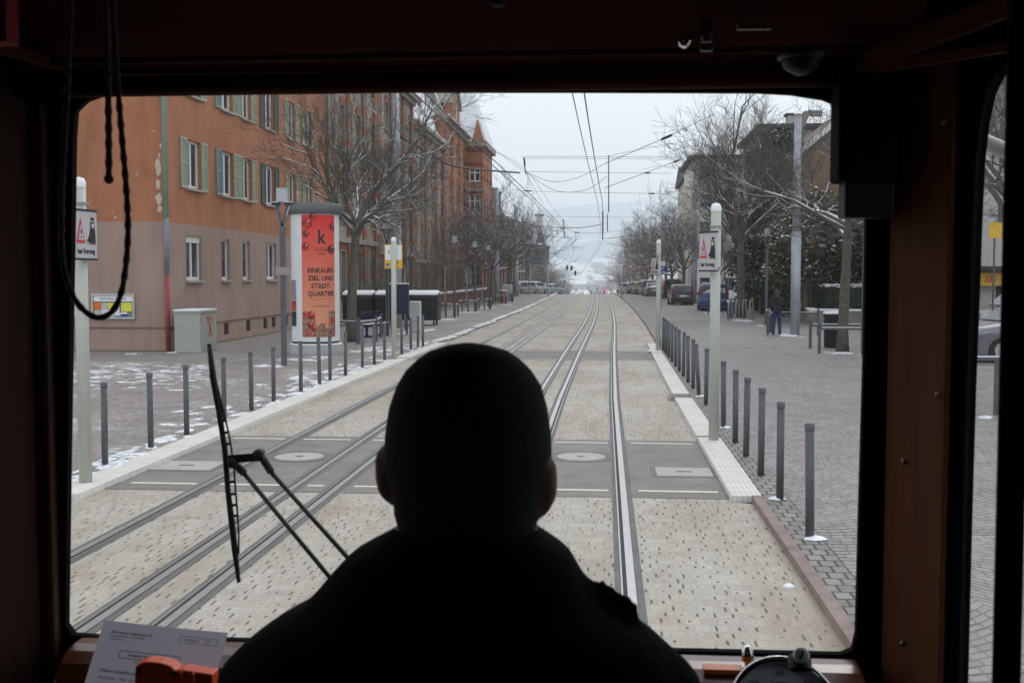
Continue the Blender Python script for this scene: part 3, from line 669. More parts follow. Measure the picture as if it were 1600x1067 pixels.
a=MB(); q=at(1248,205,61.7)-Vector((A.x,62,0)); p2=at(1262,177,61.7)-Vector((A.x,62,0)); p3=at(1284,178,61.7)-Vector((A.x,62,0))
a.bar(q,p2,.16,.2); a.bar(p2,p3,.3,.3); a.bar(at(1262,177,61.6)-Vector((A.x,62,0)),at(1248,208,61.6)-Vector((A.x,62,0)),.2,.25); a.bar(p2,at(1250,186,61.9)-Vector((A.x,62,0)),.3,.3); a.build('roof_frame',mat('weathered_timber',(.3,.27,.25),.9),t)
# buildings seen only through the side window
A=at(1515,431,42)
t=simple_house('shop_building','grey building with yellow shop fascia seen through the side window',A.x,42,22,12,11,GRR,ROOFD,0,(4,7))
MB().box(-.1,22,-.5,-.02,1.86,2.32).build('shop_fascia',mat('yellow_fascia',(.75,.45,.04),.5,var=.1),t)
fx0=at(1527,440,41.5).x-A.x
text('fascia_text','SB',.36,RED,t,(fx0+.45,-.52,2.09))
MB().box(-.1,22,-1.2,-.02,2.42,2.56).build('canopy',ROOFD,t)
A=at(1556,360,36); t=thing('yellow_sign','small yellow sign high on a bracket seen through the side window','sign',(A.x,36,0)); MB().box(-.2,.2,0,.06,A.z-.25,A.z+.25).build('panel',mat('yellow_fascia',(.75,.45,.04),.5),t); MB().tube([(0,.1,0),(0,.1,A.z+.3)],.03,8).build('post',POSTG,t)
# ---- valley town: small snowy-roofed houses ----------------------------------------
random.seed(11)
TW=[mat('town_wall_%s'%n,c,.9,var=.08,vs=.1) for n,c in (('beige',(.5,.45,.4)),('pink',(.5,.36,.32)),('grey',(.3,.3,.31)))]
DW=mat('town_window_dark',(.08,.09,.1),.4)
protos=[simple_house('town_house','town house',0,0,16,10,9,TW[i],SNOW,4 if i<2 else 0,(3,6),zb=0,wm=DW,axis='x',cat='house') for i in range(3)]
for p in protos:
    for c in kids(p):
        if c.name.startswith('window'): pass
cnt=0
def town(x,y_,px,sc,rz,i):
    global cnt
    o=protos[cnt] if cnt<3 else None
    if o is None: o=copy_tree(protos[i%3])
    X=at(px,431,y_).x; o.location=(X,y_,hf(X,y_)); o.rotation_euler=(0,0,rz); o.scale=(sc,sc,sc*.9)
    o['label']='far snowy-roofed town house, part of the valley town'; o['group']='far houses of the valley town'; cnt+=1
for y_,n in ((900,7),(1150,9),(1450,11),(1800,12),(2150,14),(2500,16),(2800,16),(3100,16),(3400,14)):
    for k in range(n): town(0,y_*random.uniform(.95,1.08),random.uniform(845,1000),random.uniform(.5,1.3)*(1+y_/2600),random.uniform(-.6,.6),random.randrange(3))
# ================================================================ trees
def grow(seed,h,rt,fork,spread=1.0,nl=5,levels=4,lean=(0,0),kmul=1.0,rmin=.007,up=.35,limb=.45,snow=.55,fine=1.0):
    rnd=random.Random(seed); T,C,SN=MB(),MB(),MB()
    def rv(): return Vector((rnd.uniform(-1,1),rnd.uniform(-1,1),rnd.uniform(-1,1)))
    def seg_snow(p,q,r):
        d=(q-p)
        if d.length<1e-4: return
        dz=abs(d.normalized().z)
        if dz<.86 and r>.010 and rnd.random()<snow:
            off=Vector((0,0,r*.6+.005)); rr=max(r*.82,.013)
            SN.tube([p+off,(p+q)/2+off,q+off],[rr*.6,rr,rr*.5],4 if r>.03 else 3,False)
    def br(p,d,L,r,lv,mb):
        n=max(3,int(5-lv*.5)) if lv<levels else 2
        pts=[p]; rs=[r]; dd=d.normalized()
        for i in range(n):
            wob=.16 if lv==0 else .30
            dd=(dd+rv()*wob+Vector((0,0,up*.22 if lv>0 else .1))).normalized()
            pts.append(pts[-1]+dd*L/n); rs.append(max(rmin*.7,r*(1-.72*(i+1)/n)))
        mb.tube(pts,rs,7 if lv==1 else (5 if lv==2 else 3),False)
        for a,b_,r_ in zip(pts,pts[1:],rs): seg_snow(a,b_,r_)
        if lv>=levels: return
        k=int({1:7,2:6,3:5,4:4}.get(lv,4)*kmul*rnd.uniform(.8,1.2)+.5)
        for j in range(k):
            t=rnd.uniform(.22,1) if j else 1.0
            i=min(n-1,int(t*n)); f=t*n-i
            q=pts[i].lerp(pts[i+1],min(1,f)); ax=(pts[i+1]-pts[i]).normalized()
            side=(rv()-ax*rv().dot(ax)); side=(side-ax*side.dot(ax)).normalized()
            ang=rnd.uniform(.35,1.0)
            nd=ax*math.cos(ang)+side*math.sin(ang)
            nl_=L*rnd.uniform(.38,.62)*fine; nr=max(rmin,rs[min(i+1,n)]*rnd.uniform(.5,.75) if t<1 else rs[n]*.9)
            br(q,nd,nl_,nr,lv+1,mb)
    # trunk
    pts=[];rs=[]
    m=6
    for i in range(m+1):
        t=i/m; pts.append(Vector((lean[0]*t*fork+math.sin(t*3+seed)*.05*fork*.3,lean[1]*t*fork,fork*t))); rs.append(rt*(1.25 if i==0 else 1-.25*t))
    T.tube(pts,rs,10)
    top=pts[-1]
    # leader
    br(top,Vector((lean[0]*.3,0,1)),(h-fork)*.62,rt*.62,1,C)
    for j in range(nl):
        a=2*math.pi*(j+rnd.uniform(-.3,.3))/nl; el=rnd.uniform(.45,1.0)
        d=Vector((math.cos(a)*math.cos(el)*spread,math.sin(a)*math.cos(el)*spread,math.sin(el)))
        q=pts[-1-(j%2)]*(1) if j%2==0 else pts[-2].lerp(pts[-1],rnd.random())
        br(q,d,(h-fork)*limb*rnd.uniform(.8,1.2),rt*rnd.uniform(.38,.5),1,C)
    return T,C,SN
TM={}
def treemesh(key,bark,twig,**k):
    if key not in TM:
        T,C,SN=grow(**k); TM[key]=(T.mesh('trunk',bark,True),C.mesh('crown',twig,True),SN.mesh('snow',SNOW,True) if SN.f else None)
    return TM[key]
def tree(p,key,label,rz=0,sc=1,group=None,bark=None,twig=None,name='bare_tree',cat='tree',**k):
    q=treemesh(key,bark or BARK,twig or TWIG,**k)
    t=thing(name,label,cat,p,rz,group); t.scale=(sc,sc,sc) if not hasattr(sc,'__len__') else sc
    link('trunk',q[0],t); link('crown',q[1],t)
    if q[2]: link('branch_snow',q[2],t)
    return t
# near left tree by the advertising column
tree(gp(549,534,PZ),'nearL','snow-dusted bare tree rising behind the advertising column',rz=.6,seed=22,h=11,rt=.17,fork=3.8,spread=.95,nl=9,levels=4,lean=(.06,0),limb=.40,snow=.95,kmul=1.3,rmin=.006)
# big tree right
tree(gp(1157,496,PZ),'bigR','tall bare tree with snow-lined forked limbs behind the right-hand bike racks',rz=1.0,seed=8,h=15.5,rt=.23,fork=3.9,spread=.7,nl=10,levels=4,limb=.38,snow=.85,kmul=1.3,up=.8,rmin=.007)
# right edge tree, low fork
tree(gp(1319,549,PZ),'nearR','bare tree with two thick snowy forks at the right window edge',rz=2.4,seed=14,h=10.5,rt=.16,fork=3.6,spread=1.2,nl=8,levels=4,limb=.52,snow=.9,kmul=1.35,rmin=.006)
# next ones
tree(gp(1395,600,PZ),'nearR2','bare snowy tree seen through the side window',rz=.4,seed=31,h=10,rt=.15,fork=3.2,spread=1.3,nl=7,levels=4,limb=.6,snow=.7) if False else None
A=at(1604,431,24); tree((A.x,24.5,PZ),'nearR','bare snowy tree behind the railing outside the side window',rz=.4)
k1=dict(seed=3,h=13,rt=.2,fork=3.4,spread=.9,nl=7,levels=4,limb=.5,snow=.5,kmul=1.1,rmin=.011)
k2=dict(seed=5,h=12,rt=.19,fork=3.0,spread=1.0,nl=7,levels=4,limb=.52,snow=.45,kmul=1.05,rmin=.012,up=.5)
LG='bare street trees left of the tracks'; RG='bare street trees right of the tracks'
def T_(px,Y,key,sc,label,kk,rz,twig=None,X=None,grp=None):
    x=at(px,431,Y).x
    tree((x,Y,gz(Y)-.02),key,label,rz=rz,sc=sc,group=grp,twig=twig,**kk)
lt=[(778,96,.95,'large bare tree beside the second tall mast on the left'),(768,84,.8,'bare tree just before the large one on the left pavement'),(795,112,.95,'bare tree past the second mast in front of the dark houses'),(803,128,.9,'bare tree in front of the third dark brick house')]
for i,(px,Y,sc,lb) in enumerate(lt): T_(px,Y,'mA' if i%2 else 'mB',sc,lb,k1 if i%2 else k2,i*1.3,grp=LG)
for i in range(7):
    Y=185+i*15; px=(846,851,856,861,866,872,878)[i]
    T_(px,Y,'mA' if i%2 else 'mB',(.72,.72,.72-.0*i),'hazy bare tree number of a clump beyond the crest on the left','' or (k1 if i%2 else k2),i*.9,grp='far bare trees left beyond the crest')
ORDN=lambda i:ORD[i]
rt_=[(1069,85,.78,0,'bare tree beside the yellow stop sign across the street'),(1050,98,.82,0,'bare tree rising behind the small dark hatchback'),(1040,112,.85,0,'bare tree rising behind the black van'),(1030,126,.86,1,'bare tree above the snow-covered saloon'),(1020,140,.86,1,'reddish bare tree above the row of parked cars')]
for i,(px,Y,sc,rd,lb) in enumerate(rt_): T_(px,Y,('mA','mB')[i%2]+('r' if rd else ''),sc,lb,(k1,k2)[i%2],i*1.7+.5,twig=TWIGR if rd else None,grp=RG)
for i in range(7):
    Y=155+i*15; px=(1012,1006,1000,994,988,982,975)[i]
    T_(px,Y,('mA','mB')[i%2]+'r',(.9,.9,.9),'hazy bare tree number of a row beyond the crest on the right',(k1,k2)[i%2],i*1.1,twig=TWIGR,grp='far bare trees right beyond the crest')
n=0
for o in bpy.data.objects:
    if o.get('label','').startswith('hazy bare tree number'):
        side='left' if 'left' in o['label'] else 'right'
        o['label']='hazy bare tree, one of a row standing beyond the street crest on the %s'%side
# trees behind, among the houses on the right
T_(1120,92,'mB',.75,'bare tree in front of the cream and white house',k2,.3); T_(1195,72,'mA',1.05,'bare tree before the grey house behind the evergreens',k1,2.2); 
# thin young trees with pale trunks (left pavement)
ky=dict(seed=9,h=7.5,rt=.045,fork=2.6,spread=.55,nl=4,levels=3,limb=.42,snow=.35,kmul=1.1,rmin=.006,up=.9)
YT=[(634,516,'slim young tree with pale trunk beside the white cabinet'),(696,489,'slim young tree with pale trunk in the first guard beside the brick fence'),(729,480,'slim young tree with pale trunk in the second guard beside the brick fence'),(753,476,'slim young tree with pale trunk in the third guard beside the brick fence')]
for i,(px,py,lb) in enumerate(YT):
    p=gp(px,py,PZ); tree(p,'young',lb,rz=i*1.2,sc=1+.05*i,group='slim young trees on the left pavement',bark=PALEBARK,name='young_tree',**ky)
kyr=dict(seed=19,h=8,rt=.06,fork=2.2,spread=.5,nl=5,levels=3,limb=.5,snow=.4,kmul=1.2,rmin=.007,up=.9)
tree(gp(1223,492,PZ),'youngR','slim reddish-barked tree behind the man in black',bark=TWIGR,twig=TWIGR,name='young_tree',**kyr)
tree(gp(1128,487,PZ),'youngR2','slim bare tree in front of the blue car',sc=.8,name='young_tree',**dict(kyr,seed=23))
# bare shrubs in front gardens behind the brick fence
kb=dict(seed=12,h=4.6,rt=.05,fork=.25,spread=1.0,nl=9,levels=3,limb=.85,snow=.35,kmul=1.3,rmin=.008,up=.5)
for i,(X,Y,sc) in enumerate([(-11.4,56,.85),(-11.6,62,.9),(-11.2,69,.85),(-11.5,76,.9),(-11.2,84,.95),(-11.3,93,.9)]):
    tree((X,Y,0),'bush%d'%(i%2),'%s bare twiggy garden bush behind the brick fence, counting from the near end'%ORD[i],rz=i*1.9,sc=sc,group='bare garden bushes behind the brick fence',name='bare_bush',cat='bush',twig=TWIGR if i%2 else TWIG,**dict(kb,seed=12+i%2))
# ---- evergreens: clouds of small leaves -----------------------------------------------
def leaves(rnd,mb,c,r,n,s,snowmb=None,ps=.12,flat=.5):
    for _ in range(n):
        while True:
            v=Vector((rnd.uniform(-1,1),rnd.uniform(-1,1),rnd.uniform(-1,1)))
            if .25<v.length<1: break
        p=Vector(c)+Vector((v.x*r[0],v.y*r[1],v.z*r[2]))
        a=Vector((rnd.uniform(-1,1),rnd.uniform(-1,1),rnd.uniform(-flat,flat))).normalized()*s*rnd.uniform(.6,1.3); b_=a.orthogonal().normalized()*s*.5
        if rnd.random()<.5: b_=a.cross(b_).normalized()*s*.5
        mb.add([p-a,p+b_,p+a,p-b_],[(0,1,2,3)])
        if snowmb is not None and v.z>-.2 and rnd.random()<ps:
            q=p+Vector((0,0,s*.3)); k=s*rnd.uniform(.25,.7)
            snowmb.add([q+Vector((-k,-k*.6,0)),q+Vector((k,-k*.7,-.02)),q+Vector((k*.8,k*.6,0)),q+Vector((-k*.8,k,-.01)),q+Vector((0,0,k*.55))],[(0,1,4),(1,2,4),(2,3,4),(3,0,4)])
def evergreen(name,label,p,blobs,trunk_h,m,s=.14,dens=260,ps=.12,seed=1,cat='tree',tr=.14):
    rnd=random.Random(seed); t=thing(name,label,cat,p)
    a=MB(); a.tube([(0,0,0),(.05,0,trunk_h*.5),(0,.05,trunk_h)],[tr,tr*.7,tr*.3],7); a.build('trunk',BARK,t,True)
    L,N=MB(),MB()
    for (x,y,z,r0,r1,r2) in blobs:
        n=int(dens*(r0*r1*r2)**.66); leaves(rnd,L,(x,y,z),(r0,r1,r2),n,s,N,ps)
    L.build('foliage',m,t); N.build('snow',SNOW,t); return t
rnd=random.Random(4)
def blobs(w_,d,z0,z1,n,r,cone=0):
    o=[]
    for i in range(n):
        z=rnd.uniform(z0,z1); k=1-cone*(z-z0)/(z1-z0)
        o.append((rnd.uniform(-w_,w_)*k,rnd.uniform(-d,d)*k,z,r*rnd.uniform(.7,1.2)*(.5+.5*k),r*rnd.uniform(.7,1.2)*(.5+.5*k),r*rnd.uniform(.5,.9)*(.6+.4*k)))
    return o
A=at(1212,431,66); evergreen('conifer','broad dark conifer with snow flecks behind the right tall mast',(A.x,66,0),blobs(2.2,1.6,1.2,10.2,34,1.25,.55),10,LEAF,s=.16,seed=2,ps=.10,dens=300)
A=at(1182,431,70); evergreen('conifer','dark green conifer left of the broad one, behind the forked bare tree',(A.x,70,0),blobs(1.5,1.2,.5,5.2,16,1.0,.4),5,LEAF,s=.15,seed=12,ps=.08,dens=300)
A=at(1296,431,53); evergreen('evergreen_tree','large brownish evergreen tree speckled with snow above the right-hand hedge',(A.x,53.5,0),blobs(2.6,1.5,2.0,5.6,30,1.1,.25),5,LEAFB,s=.15,seed=3,ps=.22,dens=320)
A=at(1262,431,56); evergreen('evergreen_tree','smaller brownish evergreen beside the tall mast above the hedge',(A.x,56.5,0),blobs(1.3,1.0,2.6,6.0,14,.95,.3),5,LEAFB,s=.14,seed=33,ps=.18,dens=320)
A=at(1224,431,60); evergreen('evergreen_bush','dark evergreen bush behind the man in black',(A.x-.3,60,0),blobs(1.6,.8,.5,3.6,12,.9,.3),2,LEAF,s=.12,seed=5,ps=.05,cat='bush',dens=330)
def hedge(label,x0,x1,y0,y1,z0,z1,seed,m=LEAF):
    rnd=random.Random(seed); t=thing('hedge',label,'hedge',(x0,y0,z0),0); L,N=MB(),MB(); W,D,H=x1-x0,y1-y0,z1-z0
    L.box(.1,W-.1,.1,D-.1,0,H-.1)
    for _ in range(int(900*(W*D+2*(W+D)*H)/6)):
        f=rnd.random(); p=Vector((rnd.uniform(0,W),rnd.uniform(0,D),rnd.uniform(0,H)))
        if f<.35: p.z=H+rnd.uniform(-.1,.06)
        elif f<.8: p.y=rnd.uniform(-.05,.1)
        else: p.x=rnd.uniform(-.05,.1)
        a=Vector((rnd.uniform(-1,1),rnd.uniform(-1,1),rnd.uniform(-1,1))).normalized()*.055; b_=a.orthogonal().normalized()*.035
        L.add([p-a,p+b_,p+a,p-b_],[(0,1,2,3)])
        if f<.35 and rnd.random()<.55:
            k=rnd.uniform(.04,.10); N.add([p+Vector((-k,-k,0.02)),p+Vector((k,-k,0.02)),p+Vector((k,k,.02)),p+Vector((-k,k,.02)),p+Vector((0,0,.07))],[(0,1,4),(1,2,4),(2,3,4),(3,0,4)])
    L.build('foliage',m,t); N.build('snow',SNOW,t); return t
A=at(1250,431,53.5); B=at(1276,431,51.5); hedge('snow-topped clipped hedge left of the garden gate',9.9,B.x-.3,52.2,53.2,.45,2.0,1,LEAFB)
A=at(1285,431,51); B=at(1352,431,51); hedge('snow-topped dark green hedge right of the garden gate',A.x+.1,B.x+1.5,51.3,52.3,.45,1.75,2)
A=at(1198,431,62); B=at(1211,431,62); hedge('small snow-covered hedge behind the lamp post',A.x-.2,B.x,62,63,.1,1.6,3)
# low garden walls, gate
def gwall(label,pts,h,th=.3):
    t=thing('garden_wall',label,'wall',(pts[0][0],pts[0][1],0)); a,c=MB(),MB(); p0=Vector((pts[0][0],pts[0][1],0))
    for p,q in zip(pts,pts[1:]):
        P,Q=Vector((*p,0))-p0,Vector((*q,0))-p0; a.bar(P+Vector((0,0,h/2)),Q+Vector((0,0,h/2)),th,h)
        c.bar(P+Vector((0,0,h+.04)),Q+Vector((0,0,h+.04)),th+.08,.08)
    a.build('wall',STONE,t); c.build('snow_coping',SNOW,t); return t
a1=gp(1171,482,PZ); a2=gp(1193,487,PZ); gwall('long low stone garden wall behind the bike racks',[(a1.x,a1.y),(a2.x+.2,a2.y)],.62)
b1=gp(1249,494,PZ); b2=gp(1274,508,PZ); gwall('low stone wall under the hedge left of the gate',[(b1.x,b1.y),(b2.x-.1,b2.y)],.68)
b3=gp(1277,509,PZ); b4=gp(1312,511,PZ); gwall('low stone wall under the hedge right of the gate',[(b3.x,b3.y),(b4.x+2,b4.y)],.72)
t=thing('garden_gate','tall dark arched iron garden gate between the two hedges','gate',(at(1280,431,52).x,52,0)); a=MB()
for s_ in (-.35,.35): a.tube([(s_,0,.1),(s_,0,2.7)],.05,8)
a.tube([(.35*math.cos(k*math.pi/8),0,2.7+.35*math.sin(k*math.pi/8)) for k in range(9)],.05,8); a.build('arch_frame',DARKM,t)
a=MB(); 
for k in range(7): a.tube([(-.3+.1*k,0,.15),(-.3+.1*k,0,2.2)],.015,5)
a.bar((-.33,0,.3),(.33,0,.3),.03); a.bar((-.33,0,2.1),(.33,0,2.1),.03); a.build('bars',DARKM,t)
# white villa base wall patch behind bush
A=at(1206,431,74); simple_house('garden_annex','white annex wall between the conifers behind the man',A.x,74,1.5,5,2.22+8*74/F,WR,ROOFD,0,(1,1))
# ================================================================ brick fence
FB=mat('fence_brick',(.20,.085,.06),.9,var=.3,vs=4); 
def fence(label,px0,py0,px1,py1,group=None,h=1.15):
    p=gp(px0,py0,PZ); q=gp(px1,py1,PZ); X=-9.95; L=q.y-p.y
    t=thing('brick_fence',label,'fence',(X,p.y,0),0,'brick fences beside the left pavement')
    MB().box(-.12,.12,0,L,0,.28).build('base_wall',STONE,t)
    MB().box(-.13,.13,0,L,h-.1,h).build('top_rail',STONE,t); MB().box(-.15,.15,0,L,h,h+.07).build('rail_snow',SNOW,t)
    n=max(2,int(L/.42)); pm=MB().box(-.09,.09,-.1,.1,.28,h-.1).mesh('pier',FB)
    n=min(n,95)
    for k in range(n): link('pier',pm,t,(0,(k+.5)*L/n,0))
    a=MB()
    for k in range(n*2): a.tube([(0,(k+.25)*L/n/2,.28),(0,(k+.25)*L/n/2,h-.1)],.018,5)
    return t
fence('brick pier fence with snowy coping behind the white cabinet',628,504,688,489)
fence('brick pier fence with snowy coping beside the slim young trees',693,488,762,469)
# ================================================================ bollards
BM=MB().tube([(0,0,0),(0,0,.90)],.037,14).mesh('shaft',POSTG,True); BC=MB().lathe([(.040,.895),(.041,.945),(.034,.952),(0,.954)],14).mesh('cap',POSTG,True); BS=[]
for _k in range(4):
    _m=MB(); _r=random.Random(_k+50)
    _m.lathe([(.085,0),(.065,.012),(.035,.022),(.0,.026)],11)
    _m.v=[(x*_r.uniform(.55,1.35),y*_r.uniform(.5,1.2),z) for x,y,z in _m.v]
    BS.append(_m.mesh('snow_mound',SNOW,True))
for m_ in (BM,BC): pass
LB=[(171,727),(238,700),(294,679),(345,657),(389,641),(430,628),(464,612),(493,601),(520,595),(543.5,586),(564,576),(582,569),(599,563),(612,558),(627,553),(639,547.6),(651,543.5),(662,540.6)]
RB=[(1336,950),(1270,840),(1219,780),(1187,742),(1165,712.5),(1147.5,691),(1131,667.5),(1114,648),(1103.5,632.5),(1093,619),(1085,607),(1077,597),(1071,587.5),(1064,579.5),(1059,572),(1054,565),(1049,559),(1046,555),(1042.5,551),(1039.5,547),(1036,541)]
def bollard(p,label,grp,tilt=None,snow=True):
    t=thing('bollard',label,'bollard',p,0,grp); link('shaft',BM,t); link('cap',BC,t)
    if snow: link('snow_mound',random.choice(BS),t,(random.uniform(-.02,.06),-.03,0),random.random()*6)
    t.rotation_euler=tilt or (R(random.uniform(-.8,.8)),R(random.uniform(-.9,.9)),random.random()*6)
    return t
yl0=gp(*LB[0],PZ); yl1=gp(*LB[-1],PZ)
for i,(x,y) in enumerate(LB):
    f=i/(len(LB)-1); p=Vector((yl0.x+(yl1.x-yl0.x)*f*0+(-.012)*0,yl0.y+(yl1.y-yl0.y)*f,PZ)); q=gp(x,y,PZ); p.y=q.y; p.x=-5.68+.10*f
    bollard(p,'%s grey bollard from the near end of the left row'%ORD[i],'grey bollards along the left strip',snow=i in (1,5,7,10,15,16))
for i,(x,y) in enumerate(RB):
    q=gp(x,y,PZ); q.x=1.70
    lb='%s grey bollard from the near end of the right row'%ORD[i]
    tl=None
    if i==9: tl=(0,R(-4),0); lb+=', leaning outwards'
    if i==20: tl=(0,R(-5),0); lb+=', tilted'
    bollard(q,lb,'grey bollards along the right kerb',tilt=tl,snow=i in (1,2,6,9))
# ================================================================ warning posts
def signpanel(t,sx,face):
    """tram warning panel, local: faces -y, hung at x offset"""
    o=MB().box(-.26,.26,-.012,.012,2.15,2.67).build('sign_panel',WHITE,t,loc=(0,0,0)); return o
def wpost(p,label,h,side,ang,sz0,plain=False):
    t=thing('warning_post',label,'sign post',p)
    MB().tube([(0,0,0),(0,0,h-.05)],.066,18).build('post',CREAM,t,True)
    MB().lathe([(.068,h-.05),(.07,h),(.05,h+.045),(0,h+.06)],16).build('post_cap',SNOW,t,True)
    if plain: return t
    MB().box(-.075,.075,-.075,.075,sz0+.02,sz0+.04).box(-.075,.075,-.075,.075,sz0+.56,sz0+.58).build('clamps',GALV,t)
    w_=.40; h2=.48; x0=-w_/2
    s_=MB().box(x0,x0+w_,-.012,.012,0,h2).build('sign_panel',SIGNW,t,loc=(side*.10,-.10,sz0),rz=ang)
    MB().box(x0-.004,x0+w_+.004,-.02,.016,-.02,-.001).box(x0-.004,x0+w_+.004,-.02,.016,h2+.001,h2+.02).build('edge_trim',DARKM,s_)
    a=MB(); b0,b1,zb,zt=-.175,-.02,.155,.41; c=(b0+b1)/2
    a.prism([(b0,zb),(b1,zb),(c,zt)],'y',-.016,-.0125); a.build('triangle',RED,s_)
    MB().prism([(b0+.028,zb+.03),(b1-.028,zb+.03),(c,zt-.06)],'y',-.019,-.0165).build('triangle_field',SIGNW,s_)
    MB().box(c-.008,c+.008,-.022,-.0195,zb+.09,zt-.12).box(c-.009,c+.009,-.022,-.0195,zb+.05,zb+.07).build('exclamation_mark',INK,s_)
    a=MB(); a.prism([(.015,.175),(.08,.16),(.17,.16),(.17,.22),(.16,.30),(.075,.30),(.06,.24)],'y',-.017,-.0125); a.prism([(.08,.303),(.155,.303),(.155,.375),(.08,.375)],'y',-.017,-.0125); a.box(.05,.175,-.017,-.0125,.145,.155); a.prism([(.085,.39),(.155,.39),(.14,.42),(.10,.42)],'y',-.017,-.0125); a.build('tram_symbol',INK,s_)
    MB().box(.095,.14,-.020,-.0175,.315,.36).build('symbol_window',SIGNW,s_)
    text('sign_text','hat Vorrang',.072,INK,s_,(0,-.014,.07),sx=.9,bold=.001)
    return t
wpost(gp(1115,687,PZ),'near cream post with a tram warning sign reading hat Vorrang, right of the tracks',3.05,-1,R(-62),2.235)
wpost(gp(134,753,PZ),'cream post with tram warning sign left of the tracks, in front of the gable',3.12,1,R(84),2.34)
wpost(gp(1028,547,PZ),'second cream post with tram warning sign on the right, at the end of the bollards',3.15,-1,R(-62),2.2)
wpost(gp(971,467,PZ),'far slim cream post standing alone on the right pavement edge',3.2,1,0,0,plain=True)
wpost(gp(856,464,PZ),'far slim cream post standing alone on the left pavement edge',3.2,1,0,0,plain=True)
# bus stop flag on the left post
p=gp(616,561,PZ); t=wpost(p,'cream post carrying the yellow and white stop sign beside the left bollards',3.1,1,0,0,plain=True); t['category']='stop sign'
def stopflag(t,z0,w_=.46,h=.62,dx=-.02,dy=.09):
    o=MB().box(-w_/2,w_/2,-.012,.012,0,h).build('flag_panel',YEL,t,loc=(dx,dy,z0)); 
    MB().box(-w_/2+.02,w_/2-.02,-.016,-.0125,h*.36,h-.02).build('white_field',WHITE,o)
    MB().box(-w_/2+.03,-w_/2+.12,-.018,-.0125,.05,.14).build('pictogram',mat('blue_grey_print',(.15,.2,.35),.5),o)
    text('timetable_text','Linie',.08,INK,o,(.05,-.014,.16))
    text('timetable_text','15',.16,INK,o,(-.08,-.018,h*.68))
    return o
stopflag(t,2.35)
t=thing('stop_sign','yellow and white stop sign on a thin post across the street on the right','stop sign',gp(1076,470,PZ)); MB().tube([(0,0,0),(0,0,4.6)],.04,8).build('post',GALV,t); stopflag(t,3.3,.7,1.1,.0,-.06)
# ================================================================ street lamps
def lamp(p,label,h=4.3,grp=None,rz=0):
    t=thing('street_lamp',label,'street lamp',p,rz,grp); zf=h-.95
    MB().box(-.06,.06,-.06,.06,0,zf).build('post',POSTG,t,bev=.01)
    MB().bar((-.0,0,zf),(-.14,0,zf+.5),.065).bar((0,.0,zf+.001),(.14,0,zf+.5),.065).build('fork_arms',POSTG,t)
    MB().bar((.045,0,zf+.10),(.165,0,zf+.47),.05,.02).build('arm_snow',SNOW,t)
    for s_ in (-1,1):
        o=MB().box(s_*.15-.085,s_*.15+.085,-.10,.10,zf+.5,zf+.56).build('lamp_head',DARKM,t); MB().box(s_*.15-.08,s_*.15+.08,-.095,.095,zf+.56,zf+.575).build('head_snow',SNOW,o)
    MB().box(-.12,.12,-.09,.09,zf+.58,zf+.90).build('glass_lantern',mat('frosted_lantern',(.4,.43,.46),.3,var=.1),t)
    return t
LGp='forked grey street lamps'
for px,py,Y,lb in [(444,571,None,'nearest forked street lamp, left of the advertising column'),(605,None,41,'forked street lamp standing behind the left stop sign'),(710,None,58,'forked street lamp by the brick fence between the slim young trees'),(742,None,68,'fourth forked street lamp on the left'),(763,None,76,'fifth forked street lamp on the left, right before the tall mast'),(798,None,96,'farthest forked street lamp on the left')]:
    p=gp(px,py,PZ) if py else Vector((at(px,431,Y).x,Y,PZ)); lamp(p,lb,grp=LGp)
lamp(gp(1197,507,PZ),'forked street lamp left of the man in black',grp=LGp); 
A=at(1351,431,31); lamp((A.x,31,PZ),'forked street lamp half hidden by the right window pillar',grp=LGp,h=4.4)
t=bpy.data.objects[[o.name for o in bpy.data.objects if o.get('label','').startswith('nearest forked')][0]]; MB().box(-.16,.20,-.09,-.07,2.18,2.37).build('side_panel',mat('brushed_panel',(.30,.27,.26),.4,.3),t)
# ================================================================ catenary masts and wires
def mast(p,label,h,r,thick=None,grp='tall grey catenary masts'):
    t=thing('catenary_mast',label,'mast',p,0,grp)
    if thick: MB().tube([(0,0,0),(0,0,thick)],r*1.12,20).build('lower_shaft',GALV,t,True); MB().lathe([(r*1.14,thick),(r*1.14,thick+.12),(r,thick+.16)],18).build('collar',GALV,t,True)
    MB().tube([(0,0,thick or 0),(0,0,h)],[r,r*.8],20).build('shaft',GALV,t,True); MB().lathe([(r*1.0,h),(r*.9,h+.05),(0,h+.10)],14).build('top_snow',SNOW,t,True)
    a=MB(); 
    for z in (h*.45,h*.3): a.lathe([(r*1.02,z),(r*1.08,z+.03),(r*1.02,z+.06)],16)
    a.build('strap',GALV,t,True)
    return t
MLp=gp(620,512,PZ); mast(MLp,'tall grey mast behind the left stop sign',9.75,.19,5.3)
MRp=gp(1242,523,PZ); mast(MRp,'tall grey mast beside the man in black',8.0,.155,3.6)
ML2=gp(776,471,PZ); mast(ML2,'second tall mast on the left beside the large bare tree',9.5,.22,4.2)
A=at(806,431,118); ML3=Vector((A.x,118,PZ)); mast(ML3,'third tall mast on the left past the corner house',9.5,.25,4)
A=at(1084,431,88); MR2=Vector((A.x,88,PZ)); mast(MR2,'second tall mast on the right behind the near warning sign',9.0,.22,4)
